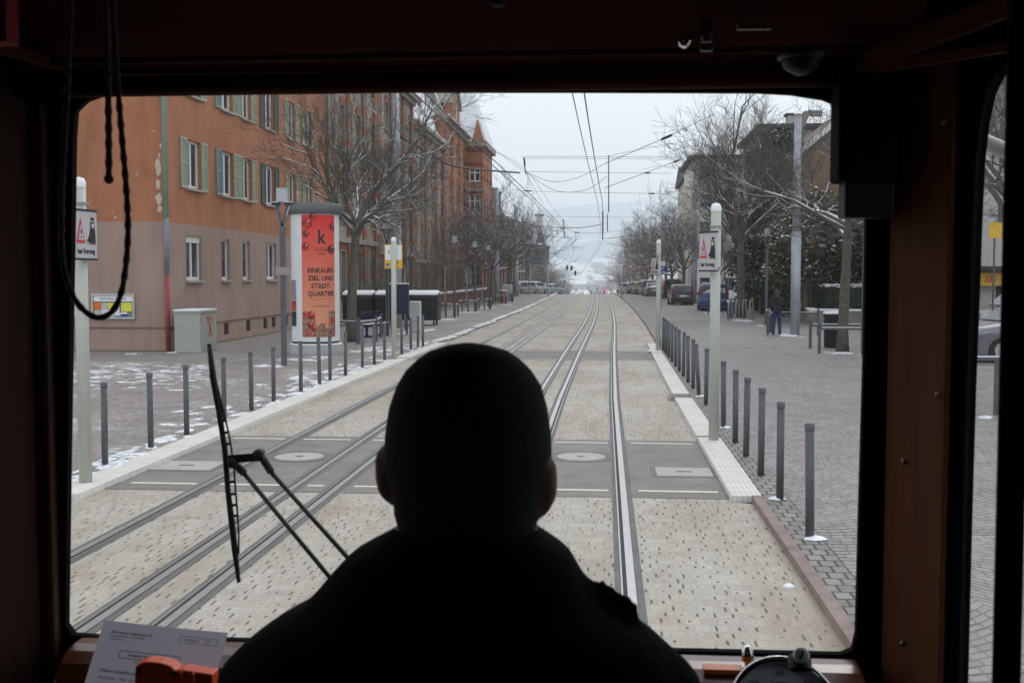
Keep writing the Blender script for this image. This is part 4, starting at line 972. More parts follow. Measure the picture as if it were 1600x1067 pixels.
def wire(label,pts,r=.012,name='overhead_wire',grp='overhead tram wires',sag=0,m=None,ins=()):
    pts=[Vector(p) for p in pts]
    if sag and len(pts)==2:
        a,b_=pts; pts=[a.lerp(b_,k/12)-Vector((0,0,sag*4*(k/12)*(1-k/12))) for k in range(13)]
    if len(pts)>3:
        q=[]
        for i in range(len(pts)-1):
            a0,a1,a2,a3=pts[max(i-1,0)],pts[i],pts[i+1],pts[min(i+2,len(pts)-1)]
            for j in range(5):
                s_=j/5; q.append(.5*((2*a1)+(a2-a0)*s_+(2*a0-5*a1+4*a2-a3)*s_*s_+(3*a1-a0-3*a2+a3)*s_**3))
        pts=q+[pts[-1]]
    t=thing(name,label,'wire',pts[0],0,grp); p0=pts[0]
    MB().tube([p-p0 for p in pts],r,5).build('wire',m or DARKM,t,True)
    for f in ins:
        k=f*(len(pts)-1); i=min(int(k),len(pts)-2); a=pts[i].lerp(pts[i+1],max(0,k-i-.08))-p0; b_=pts[i].lerp(pts[i+1],min(1.0,k-i+.08))-p0
        d=(b_-a).normalized(); c=(a+b_)/2; MB().tube([c-d*.22,c-d*.2,c+d*.2,c+d*.22],[.02,.05,.05,.02],8).build('insulator',DARKM,t,True)
    return t
HC=5.6
def contact(X,label,dx=0,r=.016,z=HC,y0=4,y1=300):
    ys=[y0,20,41,50,60,70,86,98,112,128,142,160,200,260,300]
    wire(label,[(X+cx(Y)+dx,Y,gz(Y)+z+(.0)) for Y in ys if y0<=Y<=y1],r)
contact(-.62,'left one of the two contact wires over the near track',r=.011); contact(-.40,'right one of the two contact wires over the near track',r=.014)
contact(-3.55,'left one of the two contact wires over the left track',r=.014); contact(-3.35,'right one of the two contact wires over the left track',r=.014)
# suspension above the contact wires
Yc=41.7
def P(px,py,Y): return at(px,py,Y)
wire('span wire rising from the near-track wires to the right across the sky',[P(945,256,Yc),P(1048,212,Yc),P(1116,178,Yc+2)],.012,ins=(.48,))
wire('lower span wire rising right from the near-track wires',[P(945,294,50),P(1046,256,50),P(1090,240,52)],.012,ins=(.62,))
wire('slack span wire between the left mast and the near-track wires',[P(820,268,Yc),P(862,284,Yc),P(905,277,Yc),P(945,256,Yc)],.008)
wire('second slack span wire below it, left of the near-track wires',[P(822,270,Yc),P(868,298,Yc),P(915,297,Yc),P(948,276,Yc)],.008)
wire('thick snowy span cable from the tall left mast towards the track',[P(625,214,48),P(669,239,50),P(707,259,53),P(759,266,58),P(812,270,64)],.05,m=DARKM)
wire('snow lying along the thick span cable',[P(626,211.5,48),P(669,236.5,50),P(707,257,53),P(759,264.5,58)],.03,m=SNOW) if False else None
wire('thin wire from the left mast top down to the track wires',[P(600,140,30),P(671,184,38),P(745,203,48),P(765,228,54),P(820,268,64)],.010)
wire('long wire crossing from the brick roofs down to the left-track wires',[P(648,168,36),P(730,222,48),P(818,262,64),P(868,330,90),P(905,372,120)],.010)
wire('upper level cross wire over both tracks',[P(815,245,70),P(1066,245.5,70)],.012); wire('second level cross wire just below the upper one',[P(815,248,70),P(1066,248.5,70)],.010)
wire('middle level cross wire with insulators at the right',[P(822,268.5,78),P(1048,271,78)],.012,ins=(.84,)); wire('level cross wire at the hillside height',[P(800,297,80),P(850,300,80),P(1046,303,80)],.012,ins=(.25,.93))
wire('thin cross wire below the hilltop line',[P(830,338,110),P(1000,340,110)],.012)
wire('dark drooping cable left of the far wires',[P(800,345,110),P(840,353,110),P(880,356,110),P(915,355,110),P(942,350,110)],.032)
wire('lower drooping cable at the far left',[P(820,360,125),P(855,369,125),P(895,373,125)],.024)
wire('dark drooping cable at the far right',[P(940,373,120),P(965,371,120),P(1000,366,120),P(1040,357,120)],.026)
wire('thin wire with insulators left of the far suspension',[P(880,356,112),P(905,364,112),P(960,362,112),P(1000,352,112)],.012,ins=(.3,.8))
wire('steep wire fanning down from the left bracket towards the town',[P(822,270,64),P(840,325,90),P(862,356,110)],.010); wire('second steep wire fanning down beside it',[P(822,270,64),P(850,322,90),P(880,360,112)],.010)
for lb,px,y0,y1,Y in (('hanger rod at the crossing of the near-track wires',951,243,332,Yc),('second hanger rod further along the near-track wires',941.5,330,374,100),('slender hanger rod below the far right cable',949,335,362,110)):
    a=P(px,y0,Y); b_=P(px,y1,Y); t=wire(lb,[a,b_],.02 if Y<60 else .05,'hanger_rod','hanger rods on the overhead wires'); 
a=P(820,245,64); t=wire('hanger rod with insulators above the left bracket',[P(819,246,64),P(821,272,64)],.03,'hanger_rod','hanger rods on the overhead wires',ins=(.3,))
a=P(880,345,112); wire('small hanger rod over the left-track wires in the distance',[P(880,343,112),P(882,371,112)],.05,'hanger_rod','hanger rods on the overhead wires')
wire('slim wire from the right trees to the near-track wires',[P(950,244,70),P(1010,232,72),P(1090,217,75)],.010)
# ================================================================ advertising column
p=gp(494,552,PZ); t=thing('advertising_column','round advertising column with red shopping poster and grey cap on a concrete base','advertising column',p)
Rr=.66; colx=(Rr)
MB().lathe([(.76,0),(.76,.24),(.73,.26),(.66,.27)],48).build('plinth',CONC,t,True)
MB().lathe([(.74,.27),(.70,.29),(.66,.30)],48).build('plinth_snow',SNOW,t,True)
MB().lathe([(Rr,.34),(Rr,3.86)],64).build('shaft',mat('paper_white',(.66,.69,.70),.7,var=.05,vs=2),t,True)
MB().lathe([(Rr-.03,.27),(Rr-.03,.34),(Rr+.004,.345),(Rr+.004,.36)],48).build('lower_ring',DARKM,t,True)
MB().lathe([(Rr,3.84),(.75,3.86),(.76,3.88),(.76,4.12),(.745,4.135),(.3,4.16),(0,4.165)],56).build('cap',mat('grey_cap',(.11,.115,.12),.45,.2,var=.1),t,True)
fa=math.atan2(-p.x,-(-p.y))  # direction towards the viewer
base=math.atan2(-p.y,-p.x)   # angle of the line back to the camera
def bent(x,z,r): # x metres along the surface to the right, as seen from the tracks
    a=base+x/Rr; return (r*math.cos(a),r*math.sin(a),z)
b=NB('poster_red'); x,y,z=b.sep(); c=b.mix(b.ramp(z,.9,3.6),(.66,.29,.16),(.68,.028,.022)); b.col(c); b.set(Roughness=.5); POST=b.m
def curved(name,x0,x1,z0,z1,r,m,parent=t,n=None):
    n=n or max(2,int(abs(x1-x0)/.05)); a=MB()
    for k in range(n+1):
        xx=x0+(x1-x0)*k/n; a.v+=[bent(xx,z0,r),bent(xx,z1,r)]
    for k in range(n): a.f.append((2*k,2*k+2,2*k+3,2*k+1))
    a.mi=[0]*len(a.f); return a.build(name,m,parent,True)
X0,X1=-.38,.60
po=curved('poster',X0,X1,.48,3.82,Rr+.004,POST); XC=(X0+X1)/2+.06
def ctext(txt,size,z,dx=0,sx=1,bold=0,m=None):
    me=textmesh(txt,size,0,bold,'CENTER',sx); 
    for v in me.vertices:
        q=bent(v.co.x+XC+dx,v.co.y+z,Rr+.010); v.co=q
    me.materials.clear(); me.materials.append(m or INK); link('poster_text',me,po)
ctext('k',.52,3.20,sx=.8,bold=.012); ctext('KILLESBERG',.075,2.86); ctext('HÖHE',.075,2.75)
PINK=mat('dark_rose_print',(.2,.02,.02),.5)
for i,s_ in enumerate(('EINKAUFS-','ZIEL UND','STADT-','QUARTIER')): ctext(s_,.185,2.30-i*.21,sx=.86 if i in(0,3) else .9,bold=.004)
ctext('WWW.KILLESBERGHOEHE.DE',.04,1.33)
curved('rule_line',XC-.32,XC+.32,2.92,2.926,Rr+.008,INK,po); curved('rule_line',XC-.32,XC+.32,1.52,1.526,Rr+.008,INK,po)
DRED=NB('bauble_red'); b=DRED; x,y,z=b.sep(); c=b.mix(b.ramp(b.noise(6,2),.4,.6),(.12,.008,.01),(.5,.02,.02)); b.col(c); b.set(Roughness=.4); DRED=b.m
def disc(xc,zc,r,m,rr,name='bauble',n=20):
    a=MB(); a.v.append(bent(xc,zc,rr)); 
    for k in range(n): a.v.append(bent(xc+r*math.cos(2*math.pi*k/n),zc+r*math.sin(2*math.pi*k/n),rr))
    a.f=[(0,k+1,(k+1)%n+1) for k in range(n)]; a.mi=[0]*n; return a.build(name,m,po)
PKL=mat('pink_highlight',(.75,.35,.33),.5)
for (fx,zz,r) in ((.17,3.58,.14),(.13,3.3,.10),(.32,3.76,.09),(.08,2.95,.11),(.93,3.50,.10),(.96,2.88,.13),(.25,1.08,.12),(.24,.82,.09),(.33,.72,.075),(.18,.60,.065),(.92,.95,.09),(.85,.56,.08),(.02,1.12,.07)):
    xc=X0+(X1-X0)*fx; xc=min(max(xc,X0+r),X1-r); disc(xc,zz,r,DRED,Rr+.009); disc(xc+r*.35,zz+r*.42,r*.22,PKL,Rr+.014,'bauble_highlight',8)
BLD=mat('poster_building',(.24,.12,.09),.6,var=.3,vs=8); BLL=mat('poster_building_light',(.42,.22,.15),.6)
for (a0,a1,zt) in ((0,.38,1.05),(.38,.5,.80),(.5,.66,.86),(.66,.76,.72),(.76,1,1.2)):
    o=curved('printed_building',X0+(X1-X0)*a0,X0+(X1-X0)*a1-.004,.5,zt,Rr+.006,BLD,po)
    for k in range(max(1,int((a1-a0)*12))):
        for z2 in (.55,.72,.89,1.03):
            if z2+.08<zt: curved('printed_window',X0+(X1-X0)*a0+.02+k*.085,X0+(X1-X0)*a0+.075+k*.085,z2,z2+.08,Rr+.008,BLL,o,2)
# older posters wrapping round the left side
o=curved('side_poster',-.92,-.60,1.5,2.05,Rr+.004,mat('photo_print_grey',(.25,.24,.27),.6,var=.5,vs=5)); o=curved('side_poster',-.92,-.60,1.2,1.48,Rr+.004,mat('photo_print_red',(.4,.03,.04),.6,var=.5,vs=6)); curved('side_poster',-.92,-.60,.78,1.19,Rr+.004,mat('photo_print_dark',(.03,.03,.035),.6,var=.5,vs=6)); curved('side_poster',-.92,-.62,.5,.72,Rr+.004,WHITE)
for zz in (1.0,1.7,2.5,3.2): curved('paper_seam',-.6,X0-.01,zz,zz+.008,Rr+.003,mat('seam',(.5,.52,.53),.8))
# ================================================================ electricity cabinet by the downpipe
p=gp(288,551,PZ); t=thing('utility_cabinet','grey green utility cabinet with red graffiti beside the red downpipe','utility cabinet',(p.x+.05,p.y+.02,PZ),R(0))
CABM=mat('cabinet_grey_green',(.36,.37,.32),.6,var=.08,vs=4,dirt=(.25,.25,.22),ds=3)
MB().box(-.34,.42,-.0,1.3,0,1.12).build('body',CABM,t,bev=.015); MB().box(-.37,.45,-.03,1.33,1.12,1.17).build('lid',CABM,t); MB().box(-.36,.44,-.02,1.32,1.17,1.21).build('lid_snow',SNOW,t,bev=.015)
for k in (0,1): MB().box(.421,.432,.05+.62*k,.62+.62*k,.12,1.05).build('door',CABM,t)
GRF=mat('graffiti_red',(.55,.04,.06),.7,var=.3)
a=MB(); 
for q in ([(.15,.95),(.2,1.0),(.26,.8)],[(.35,1.02),(.42,.7),(.33,.45)],[(.42,.72),(.55,.42)],[(.3,.75),(.5,.74)],[(.55,1.0),(.62,.9),(.58,.8)]):
    a.tube([(.436,u+.3,v) for u,v in q],.014,5)
a.build('graffiti',GRF,t); 
# rubbish containers
def container(loc,rz,label):
    t=thing('rubbish_container',label,'rubbish container',loc,rz,'black rubbish containers by the brick house')
    m=mat('black_plastic',(.018,.02,.022),.55,var=.2)
    MB().prism([(-.52,.22),(.52,.22),(.60,1.15),(-.60,1.15)],'x',0,1.32).build('bin_body',m,t,bev=.02)
    MB().prism([(-.64,1.15),(.64,1.15),(.58,1.32),(0,1.42),(-.58,1.32)],'x',-.03,1.35).build('lid',m,t,bev=.02)
    MB().prism([(-.60,1.33),(.60,1.33),(.5,1.44),(0,1.53),(-.5,1.44)],'x',0,1.32).build('lid_snow',SNOW,t,bev=.03)
    for x in (.15,1.15):
        for y in (-.4,.4): MB().tube([(x-.03,y,.1),(x+.03,y,.1)],.1,12).build('wheel',TYRE,t)
    MB().bar((-.06,-.5,1.0),(-.06,.5,1.0),.04).bar((1.38,-.5,1.0),(1.38,.5,1.0),.04).build('lift_bar',DARKM,t)
q=gp(533,508,PZ)
container((q.x+.1,q.y+.4,PZ),0,'black rubbish container with snowy lid, left one next to the advertising column'); container((q.x+1.55,q.y+.4,PZ),0,'black rubbish container with snowy lid, right one behind the bare tree'); container((q.x+2.95,q.y+.5,PZ),0,'black rubbish container with snowy lid, farthest right beside the tall mast')
# benches with wire seats
BL=mat('dark_blue_powder_coat',(.015,.022,.07),.4,var=.1)
def seatbench(loc,rz,label,n=3):
    t=thing('seat_bench',label,'bench',loc,rz,'dark blue seats behind the advertising column')
    MB().bar((0,0,.38),(.62*n,0,.38),.07).build('beam',BL,t)
    for x in (.2,.62*n-.2):
        MB().bar((x,0,0),(x,0,.36),.07).bar((x,-.2,.03),(x,.2,.03),.06).build('leg',BL,t)
    for k in range(n):
        x=.05+.62*k; prof=[(-.24,.46),(-.2,.43),(.12,.42),(.20,.48),(.27,.80),(.25,.86),(.20,.87)]
        a=MB()
        for x_ in (x,x+.5): a.tube([(x_,u,v) for u,v in prof],.016,6)
        for (u,v) in prof: a.tube([(x,u,v),(x+.5,u,v)],.014,6)
        for j in range(6):
            a.tube([(x+.07+.072*j,u,v) for u,v in prof],.008,4)
        a.build('wire_seat',BL,t,True)
        MB().tube([(x-.0,-.22,.62),(x-.0,.2,.64)],.016,6).build('armrest',BL,t)
        MB().box(x+.03,x+.47,-.2,.16,.445,.475).build('seat_snow',SNOW,t,bev=.01)
    return t
q=gp(567,527,PZ); seatbench((q.x+.1,q.y-.2,PZ),R(78),'row of dark blue wire seats with snow behind the bare tree trunk',3)
# tree guard rails
def guard(label,pts,h=.85,name='guard_rail',grp='dark guard rails around trees',rail2=False):
    o=Vector((pts[0][0],pts[0][1],PZ)); t=thing(name,label,'railing',o,0,grp)
    P_=[Vector((x,y,PZ))-o for x,y in pts]
    for q in P_: MB().tube([q,q+Vector((0,0,h))],.045,10).build('post',POSTG,t)
    for a,b_ in zip(P_,P_[1:]):
        MB().bar(a+Vector((0,0,h-.16)),b_+Vector((0,0,h-.16)),.05,.06).build('rail',POSTG,t); d=(b_-a).normalized()*.08; MB().bar(a+d+Vector((0,0,h-.12)),b_-d+Vector((0,0,h-.12)),.045,.02).build('rail_snow',SNOW,t)
    return t
def pg(*pp): return [(gp(x,y,PZ).x,gp(x,y,PZ).y) for x,y in pp]
g0=pg((561,538),(588,534)); guard('guard rail beside the snowy tree pit behind the bollards',[g0[0],g0[1],(g0[1][0]-.3,g0[1][1]+2.2)])
g1=gp(536,533,PZ); guard('guard rail reaching from the advertising column to the bare tree',[(g0[0][0]-.05,g0[0][1]-.02),(g1.x-1.0,g1.y+.1)])
for i,(x0,y0,x1) in enumerate(((677,496,711),(716,488,742),(744,484,765),(775,476,790),(795,472,801))):
    A=gp(x0,y0,PZ); B=gp(x1,y0,PZ); guard('%s guard rail group round the young trees on the left, counting from the near end'%ORD[i],[(A.x,A.y),(A.x+.0,A.y+1.9),(B.x-.1,B.y+1.9),(B.x,B.y),(A.x+.1+(B.x-A.x)*.5,A.y)],h=.8,grp='guard rails round the young trees')
A=gp(1280,552,PZ); guard('long dark guard rail round the forked tree at the right',[(A.x,A.y),(A.x+1.9,A.y-.1),(A.x+3.8,A.y)],h=.85); guard('rear guard rail behind the litter bin at the right',[(A.x+.15,A.y+2.2),(A.x+2.2,A.y+2.2),(A.x+3.9,A.y+2.2)],h=.85)
A=gp(1206,524,PZ); guard('guard posts with rail round the tall right-hand mast',[(A.x-.1,A.y+.3),(A.x+.9,A.y+.9),(A.x+1.7,A.y+.3)],h=.95)
A=gp(1123,490,PZ); guard('guard rail behind the near right warning post',[(A.x-.6,A.y),(A.x+.9,A.y),(A.x+2.4,A.y)],h=.9)
A=gp(1541,641,PZ); guard('dark guard rail standing in snow outside the side window',[(A.x-.05,A.y-.6),(A.x+1.8,A.y-.5),(A.x+1.9,A.y+1.4),(A.x+.0,A.y+1.2)],h=.9)
# bike hoops
def hoop(p,label,rz=0):
    t=thing('bike_hoop',label,'bike rack',p,rz,'bike hoops under the tall tree'); a=[(-.35,0,0),(-.35,0,.75),(-.30,0,.86),(-.2,0,.9),(.2,0,.9),(.30,0,.86),(.35,0,.75),(.35,0,0)]
    MB().tube(a,.03,8).build('hoop',GALV,t,True); MB().box(-.25,.25,-.02,.02,.93,.95).build('hoop_snow',SNOW,t)
for i,(px,py) in enumerate(((1141,500),(1152,499),(1163,498.5),(1174,500))): hoop(gp(px,py,PZ),'%s bike hoop from the left under the tall forked tree'%ORD[i],R(70))
# white cabinet, navy box, blue info case
p=gp(649,519,PZ); t=thing('utility_cabinet','pale grey upright cabinet beside the last left bollards','utility cabinet',p); MB().box(-.21,.21,-.15,.2,0,1.15).build('body',mat('pale_cabinet',(.50,.53,.52),.5,var=.06),t,bev=.03); MB().box(-.2,.2,-.14,.19,1.155,1.19).build('top_snow',SNOW,t,bev=.015); MB().box(-.22,.22,-.155,-.149,.42,.43).build('seam',DARKM,t)
p=gp(793,470,PZ); t=thing('utility_cabinet','pale grey cabinet beyond the large bare tree on the left','utility cabinet',p); MB().box(-.4,.4,-.2,.3,0,1.35).build('body',mat('pale_cabinet',(.50,.53,.52),.5),t,bev=.03); MB().box(-.4,.4,-.2,.3,1.35,1.42).build('top_snow',SNOW,t)
p=gp(781,462,PZ); t=thing('junction_box','small grey box mounted on a post beside the second mast','junction box',(p.x,92,PZ)); MB().box(-.3,.3,-.15,.15,1.5,2.7).build('box',mat('pale_cabinet',(.50,.53,.52),.5),t,bev=.02); MB().bar((0,0,0),(0,0,1.5),.1).build('post',POSTG,t)
p=gp(616,525,PZ); t=thing('information_case','navy blue display case on legs in front of the tall left mast','display case',(p.x,p.y+1,PZ)); MB().box(-.36,.36,-.08,.08,.75,1.85).build('case',NAVY,t,bev=.02); MB().box(-.26,-.12,-.085,-.081,1.35,1.6).build('notice',WHITE,t); 
for x in (-.28,.28): MB().bar((x,0,0),(x,0,.75),.06).build('leg',NAVY,t)
MB().box(-.36,.36,-.08,.08,1.855,1.9).build('top_snow',SNOW,t)
# litter bins
def bin_(p,label,m,r=.22,h=.85,grp=None):
    t=thing('litter_bin',label,'litter bin',p,0,grp); MB().lathe([(r*.85,0),(r,.05),(r*1.02,h-.12),(r*1.1,h-.1),(r*1.1,h),(r*.9,h),(r*.85,h-.3),(0,h-.35)],20).build('bin',m,t,True); MB().lathe([(r*1.11,h-.03),(r*1.12,h+.03),(r*.9,h+.045),(r*.88,h)],18).build('rim_snow',SNOW,t,True)
bin_(gp(1303,543,PZ),'black litter bin beside the forked tree trunk',mat('black_plastic',(.018,.02,.022),.55),.30,1.05)
bin_(gp(1204,519,PZ),'dark slatted bin standing left of the man in black',POSTG,.16,.85); bin_(gp(1141,497,PZ),'dark round bin left of the bike hoops',POSTG,.17,.85)
bin_(Vector((at(786,431,88).x,88,PZ)),'orange and grey bin beyond the guard rails on the left',mat('orange_bin',(.4,.16,.07),.6),.25,1.0)
# small posts and signs on the right
def post(p,label,h,r,m,name='marker_post',cat='post'): 
    t=thing(name,label,cat,p); MB().tube([(0,0,0),(0,0,h-.02)],r,10).build('shaft',m,t,True); MB().lathe([(r*1.1,h-.02),(r*1.1,h+.02),(0,h+.04)],10).build('top',m,t,True); return t
post(gp(1169,484,PZ),'bright green marker post behind the bike hoops',1.6,.05,mat('green_paint',(.06,.4,.06),.5)); post(gp(1275,491,PZ),'yellow marker post at the garden gate',1.0,.05,mat('hydrant_yellow',(.7,.45,.05),.5))
p=Vector((at(1138,431,70).x,70,PZ)); t=thing('street_sign','two white street name signs stacked on a post left of the forked tree','street sign',p); MB().tube([(0,0,0),(0,0,4.4)],.035,8).build('post',GALV,t); MB().box(-.45,.45,-.05,-.03,2.8,3.1).build('sign_plate',WHITE,t); MB().box(-.35,.35,-.05,-.03,3.5,4.2).build('sign_plate',WHITE,t)
text('sign_text','Hackstraße',.14,mat('blue_print',(.03,.06,.3),.5),t,(0,-.055,2.95)) if False else None
p=Vector((at(1034,431,72).x,72,PZ)); t=thing('parking_sign','blue square parking sign behind the second right warning post','sign',p); MB().tube([(0,0,0),(0,0,2.9)],.03,8).build('post',GALV,t); MB().box(-.12,.22,-.04,-.02,2.42,2.78).build('sign_plate',mat('sign_blue',(.02,.08,.45),.4),t); text('sign_text','P',.32,WHITE,t,(.05,-.045,2.6)); MB().box(-.12,.22,-.04,-.02,2.80,3.1).build('upper_plate',WHITE,t)
p=Vector((at(985.5,431,124).x,124,PZ)); t=thing('traffic_sign','small round red-rimmed traffic sign left of the parked cars','sign',p); MB().tube([(0,0,0),(0,0,3.2)],.04,8).build('post',GALV,t); MB().tube([(0,-.05,3.2),(0,-.02,3.2)],.27,20).build('disc',RED,t); MB().tube([(0,-.06,3.2),(0,-.052,3.2)],.17,20).build('disc_centre',WHITE,t)
p=Vector((at(828,431,122).x,122,PZ)); t=thing('direction_sign','back of blue grey direction signs on a post on the left pavement','sign',p); MB().tube([(0,0,0),(0,0,6.2)],.07,8).build('post',GALV,t); q=mat('sign_back_grey',(.13,.16,.19),.5)
MB().box(.1,1.2,-.1,-.06,3.4,4.4).build('sign_plate',q,t); MB().box(-.5,-.1,-.1,-.06,2.2,4.2).build('sign_plate',q,t); MB().box(-.6,.0,-.1,-.06,4.7,5.0).build('sign_plate',DARKM,t)
# signal lights over the valley crossing
for px,py,lb in ((886,418,'left small dark traffic signal hanging over the street in the distance'),(893,419,'middle small dark traffic signal hanging in the distance'),(899,427,'lowest small dark traffic signal hanging in the distance')):
    q=at(px,py,190); t=thing('traffic_signal',lb,'traffic light',q,0,'far hanging traffic signals'); MB().box(-.17,.17,-.15,.15,-.4,.4).build('housing',DARKM,t); MB().tube([(0,-.2,.3),(0,-.15,.3)],.14,10).build('lens',mat('red_lens_off',(.1,.01,.01),.3),t)
q=at(943.5,456,141); b=NB('lit_red_signal'); b.col((.6,.02,.05)); b.p.inputs['Emission Color'].default_value=(1,.06,.15,1); b.p.inputs['Emission Strength'].default_value=.8
t=thing('low_signal','low lit red signal lamp at the crest between the tracks and the right kerb','signal',(q.x,141,gz(141))); MB().tube([(0,0,0),(0,0,.35)],.05,8).build('post',POSTG,t); MB().tube([(0,-.1,.48),(0,.1,.48)],.17,14).build('lens',b.m,t)
# ================================================================ cars
WM={}
def car(label,loc,rz,L=4,W=1.7,H=1.48,style='hatch',col=(.1,.1,.1),snow=0,plate=True,tall=False,grp='cars parked on the right',metal=.3,name='parked_car'):
    t=thing(name,label,'car',loc,rz,grp); m=mat('car_paint_%d_%d_%d'%tuple(int(c*255) for c in col),col,.32,metal,var=.05,vs=2,coat=.7)
    prof={'hatch':[(-.5,.30),(-.495,.62),(-.49,.66),(-.465,.68),(-.41,.97),(-.37,1.0),(0,1.0),(.12,.93),(.24,.66),(.43,.58),(.49,.45),(.5,.30)],
          'sedan':[(-.5,.32),(-.49,.62),(-.47,.66),(-.34,.68),(-.22,.96),(-.15,1.0),(.04,1.0),(.12,.95),(.24,.66),(.43,.58),(.49,.45),(.5,.3)],
          'van':[(-.5,.28),(-.495,.62),(-.49,.70),(-.475,.95),(-.45,1.0),(0,1.0),(.2,.96),(.33,.66),(.45,.58),(.49,.45),(.5,.28)]}[style]
    belt=.655*H if style!='van' else .60*H; zb=.2
    def hw(z): return W/2 if z<=belt else W/2*(1-.17*(z-belt)/(H-belt))
    rows=[]
    pts=[(u*L,v*H) for u,v in prof]
    a=MB(); nx=[-1,-.93,-.6,0,.6,.93,1]
    for (y,z) in pts:
        w_=hw(z); end=1-.10*max(0,(abs(y)/(L/2)-.86)/.14)
        row=[(w_*end*s_,y,z-(.045 if abs(s_)==1 else .012 if abs(s_)>.9 else 0)) for s_ in nx]; rows.append(row)
    n=len(nx)
    for r_ in rows: a.v+=r_
    for i in range(len(rows)-1):
        for j in range(n-1): a.f.append((i*n+j,i*n+j+1,(i+1)*n+j+1,(i+1)*n+j))
    # sides: drop to the sill through a belt row
    for s_,j in ((-1,0),(1,n-1)):
        o=len(a.v); 
        for (y,z),r_ in zip(pts,rows):
            end=1-.10*max(0,(abs(y)/(L/2)-.86)/.14); zz=min(z-.05,belt); a.v.append((s_*W/2*end*1.012,y,zz)); a.v.append((s_*W/2*end*.99,y,min(zz-.01,.45*H))); a.v.append((s_*W/2*end*.95,y,zb))
        for i in range(len(rows)-1):
            q=[(i*n+j,(i+1)*n+j,o+3*(i+1),o+3*i),(o+3*i,o+3*(i+1),o+3*(i+1)+1,o+3*i+1),(o+3*i+1,o+3*(i+1)+1,o+3*(i+1)+2,o+3*i+2)]
            a.f+= q if s_<0 else [x[::-1] for x in q]
    # end caps down to the bumper
    for i in (0,len(rows)-1):
        r_=rows[i]; o=len(a.v); a.v+=[(x*.97,y,zb) for x,y,z in r_]
        for j in range(n-1): a.f.append((i*n+j,i*n+j+1,o+j+1,o+j))
    a.mi=[0]*len(a.f); a.build('body',m,t,True)
    # windows
    def panel(nm,y0,z0,y1,z1,k0=.82,k1=.80,off=.012):
        w0,w1=hw(z0)*k0,hw(z1)*k1; d=Vector((0,-(z1-z0),(y1-y0))); d=d.normalized()*off
        if y0>0: d=-d
        d=Vector((0,abs(d.y)*(-1 if y0<0 else 1),abs(d.z)))
        pts_=[Vector((-w0,y0,z0))+d,Vector((w0,y0,z0))+d,Vector((w1,y1,z1))+d,Vector((-w1,y1,z1))+d]
        return MB().add(pts_+[q-d*1.6 for q in pts_],[(0,1,2,3),(4,7,6,5),(0,4,5,1),(1,5,6,2),(2,6,7,3),(3,7,4,0)]).build(nm,CARGLASS,t)
    if style=='hatch': (ra,rb)=((-.463*L,.70*H),(-.418*L,.94*H)); wa,wb=(.235*L,.68*H),(.125*L,.92*H)
    elif style=='sedan': (ra,rb)=((-.335*L,.69*H),(-.235*L,.94*H)); wa,wb=(.235*L,.68*H),(.125*L,.94*H)
    else: (ra,rb)=((-.488*L,.68*H),(-.478*L,.92*H)); wa,wb=(.325*L,.67*H),(.21*L,.94*H)
    panel('rear_window',ra[0],ra[1],rb[0],rb[1]); panel('windscreen',wa[0],wa[1],wb[0],wb[1])
    y0=(ra[0]+.10*L if style=='van' else ra[0]+.06*L); spl=[(y0,-.10*L),(-.08*L,wb[0]+.0)]
    for s_ in (-1,1):
        for (ya,yb) in spl:
            z0,z1=belt+.02,H*.93; x0,x1=s_*(hw(z0)+.006),s_*(hw(z1)+.006)
            f=.0 if ya>-.2*L else .05*L
            ext=(wa[0]-wb[0])*.55 if yb==wb[0] else 0
            q=[(x0,ya,z0),(x0,yb+ext,z0),(x1,yb,z1),(x1,ya+f,z1)]
            MB().add(q+[(x-s_*.02,y,z) for x,y,z in q],[(0,1,2,3),(4,7,6,5),(0,4,5,1),(1,5,6,2),(2,6,7,3),(3,7,4,0)]).build('side_window',CARGLASS,t)
        # lights, mirrors
        if style in('hatch','van'): MB().prism([(s_*W*.5,.56*H),(s_*W*.40,.56*H),(s_*W*.405,.90*H),(s_*W*.44,.90*H)] if True else [],'y',-.497*L if style=='van' else -.485*L,-.44*L).build('tail_light',TAIL,t)
        else: MB().box(min(s_*W*.28,s_*W*.47),max(s_*W*.28,s_*W*.47),-.503*L,-.47*L,.50*H,.60*H).build('tail_light',TAIL,t)
        MB().box(min(s_*W*.30,s_*W*.46),max(s_*W*.30,s_*W*.46),.46*L,.497*L,.42*H,.52*H).build('headlight',WHITE,t)
        MB().ball((s_*(W/2+.09),.17*L,belt+.06),(.10,.05,.07)).build('wing_mirror',m,t,True)
        for y in (-.32*L,.31*L):
            r=.31; o=MB().tube([(s_*(W/2-.19),y,r),(s_*(W/2-.17),y,r),(s_*(W/2+.0),y,r),(s_*(W/2+.015),y,r)],[r*.9,r,r,r*.93],20).build('wheel',TYRE,t); MB().tube([(s_*(W/2+.0),y,r),(s_*(W/2+.022),y,r)],r*.6,14).build('rim',RIM,o)
    MB().box(-W*.47,W*.47,-.512*L,-.46*L,.22,.40*H).box(-W*.46,W*.46,.47*L,.51*L,.22,.38*H).build('bumper',mat('bumper_plastic',(.03,.03,.033),.6) if style=='hatch' else m,t,bev=.03)
    if plate: MB().box(-.26,.26,-.5*L-.075,-.5*L-.05,.45*H,.45*H+.11).build('number_plate',WHITE,t)
    MB().box(-W*.45,W*.45,-.44*L,.44*L,.18,.30).build('underbody',TYRE,t)
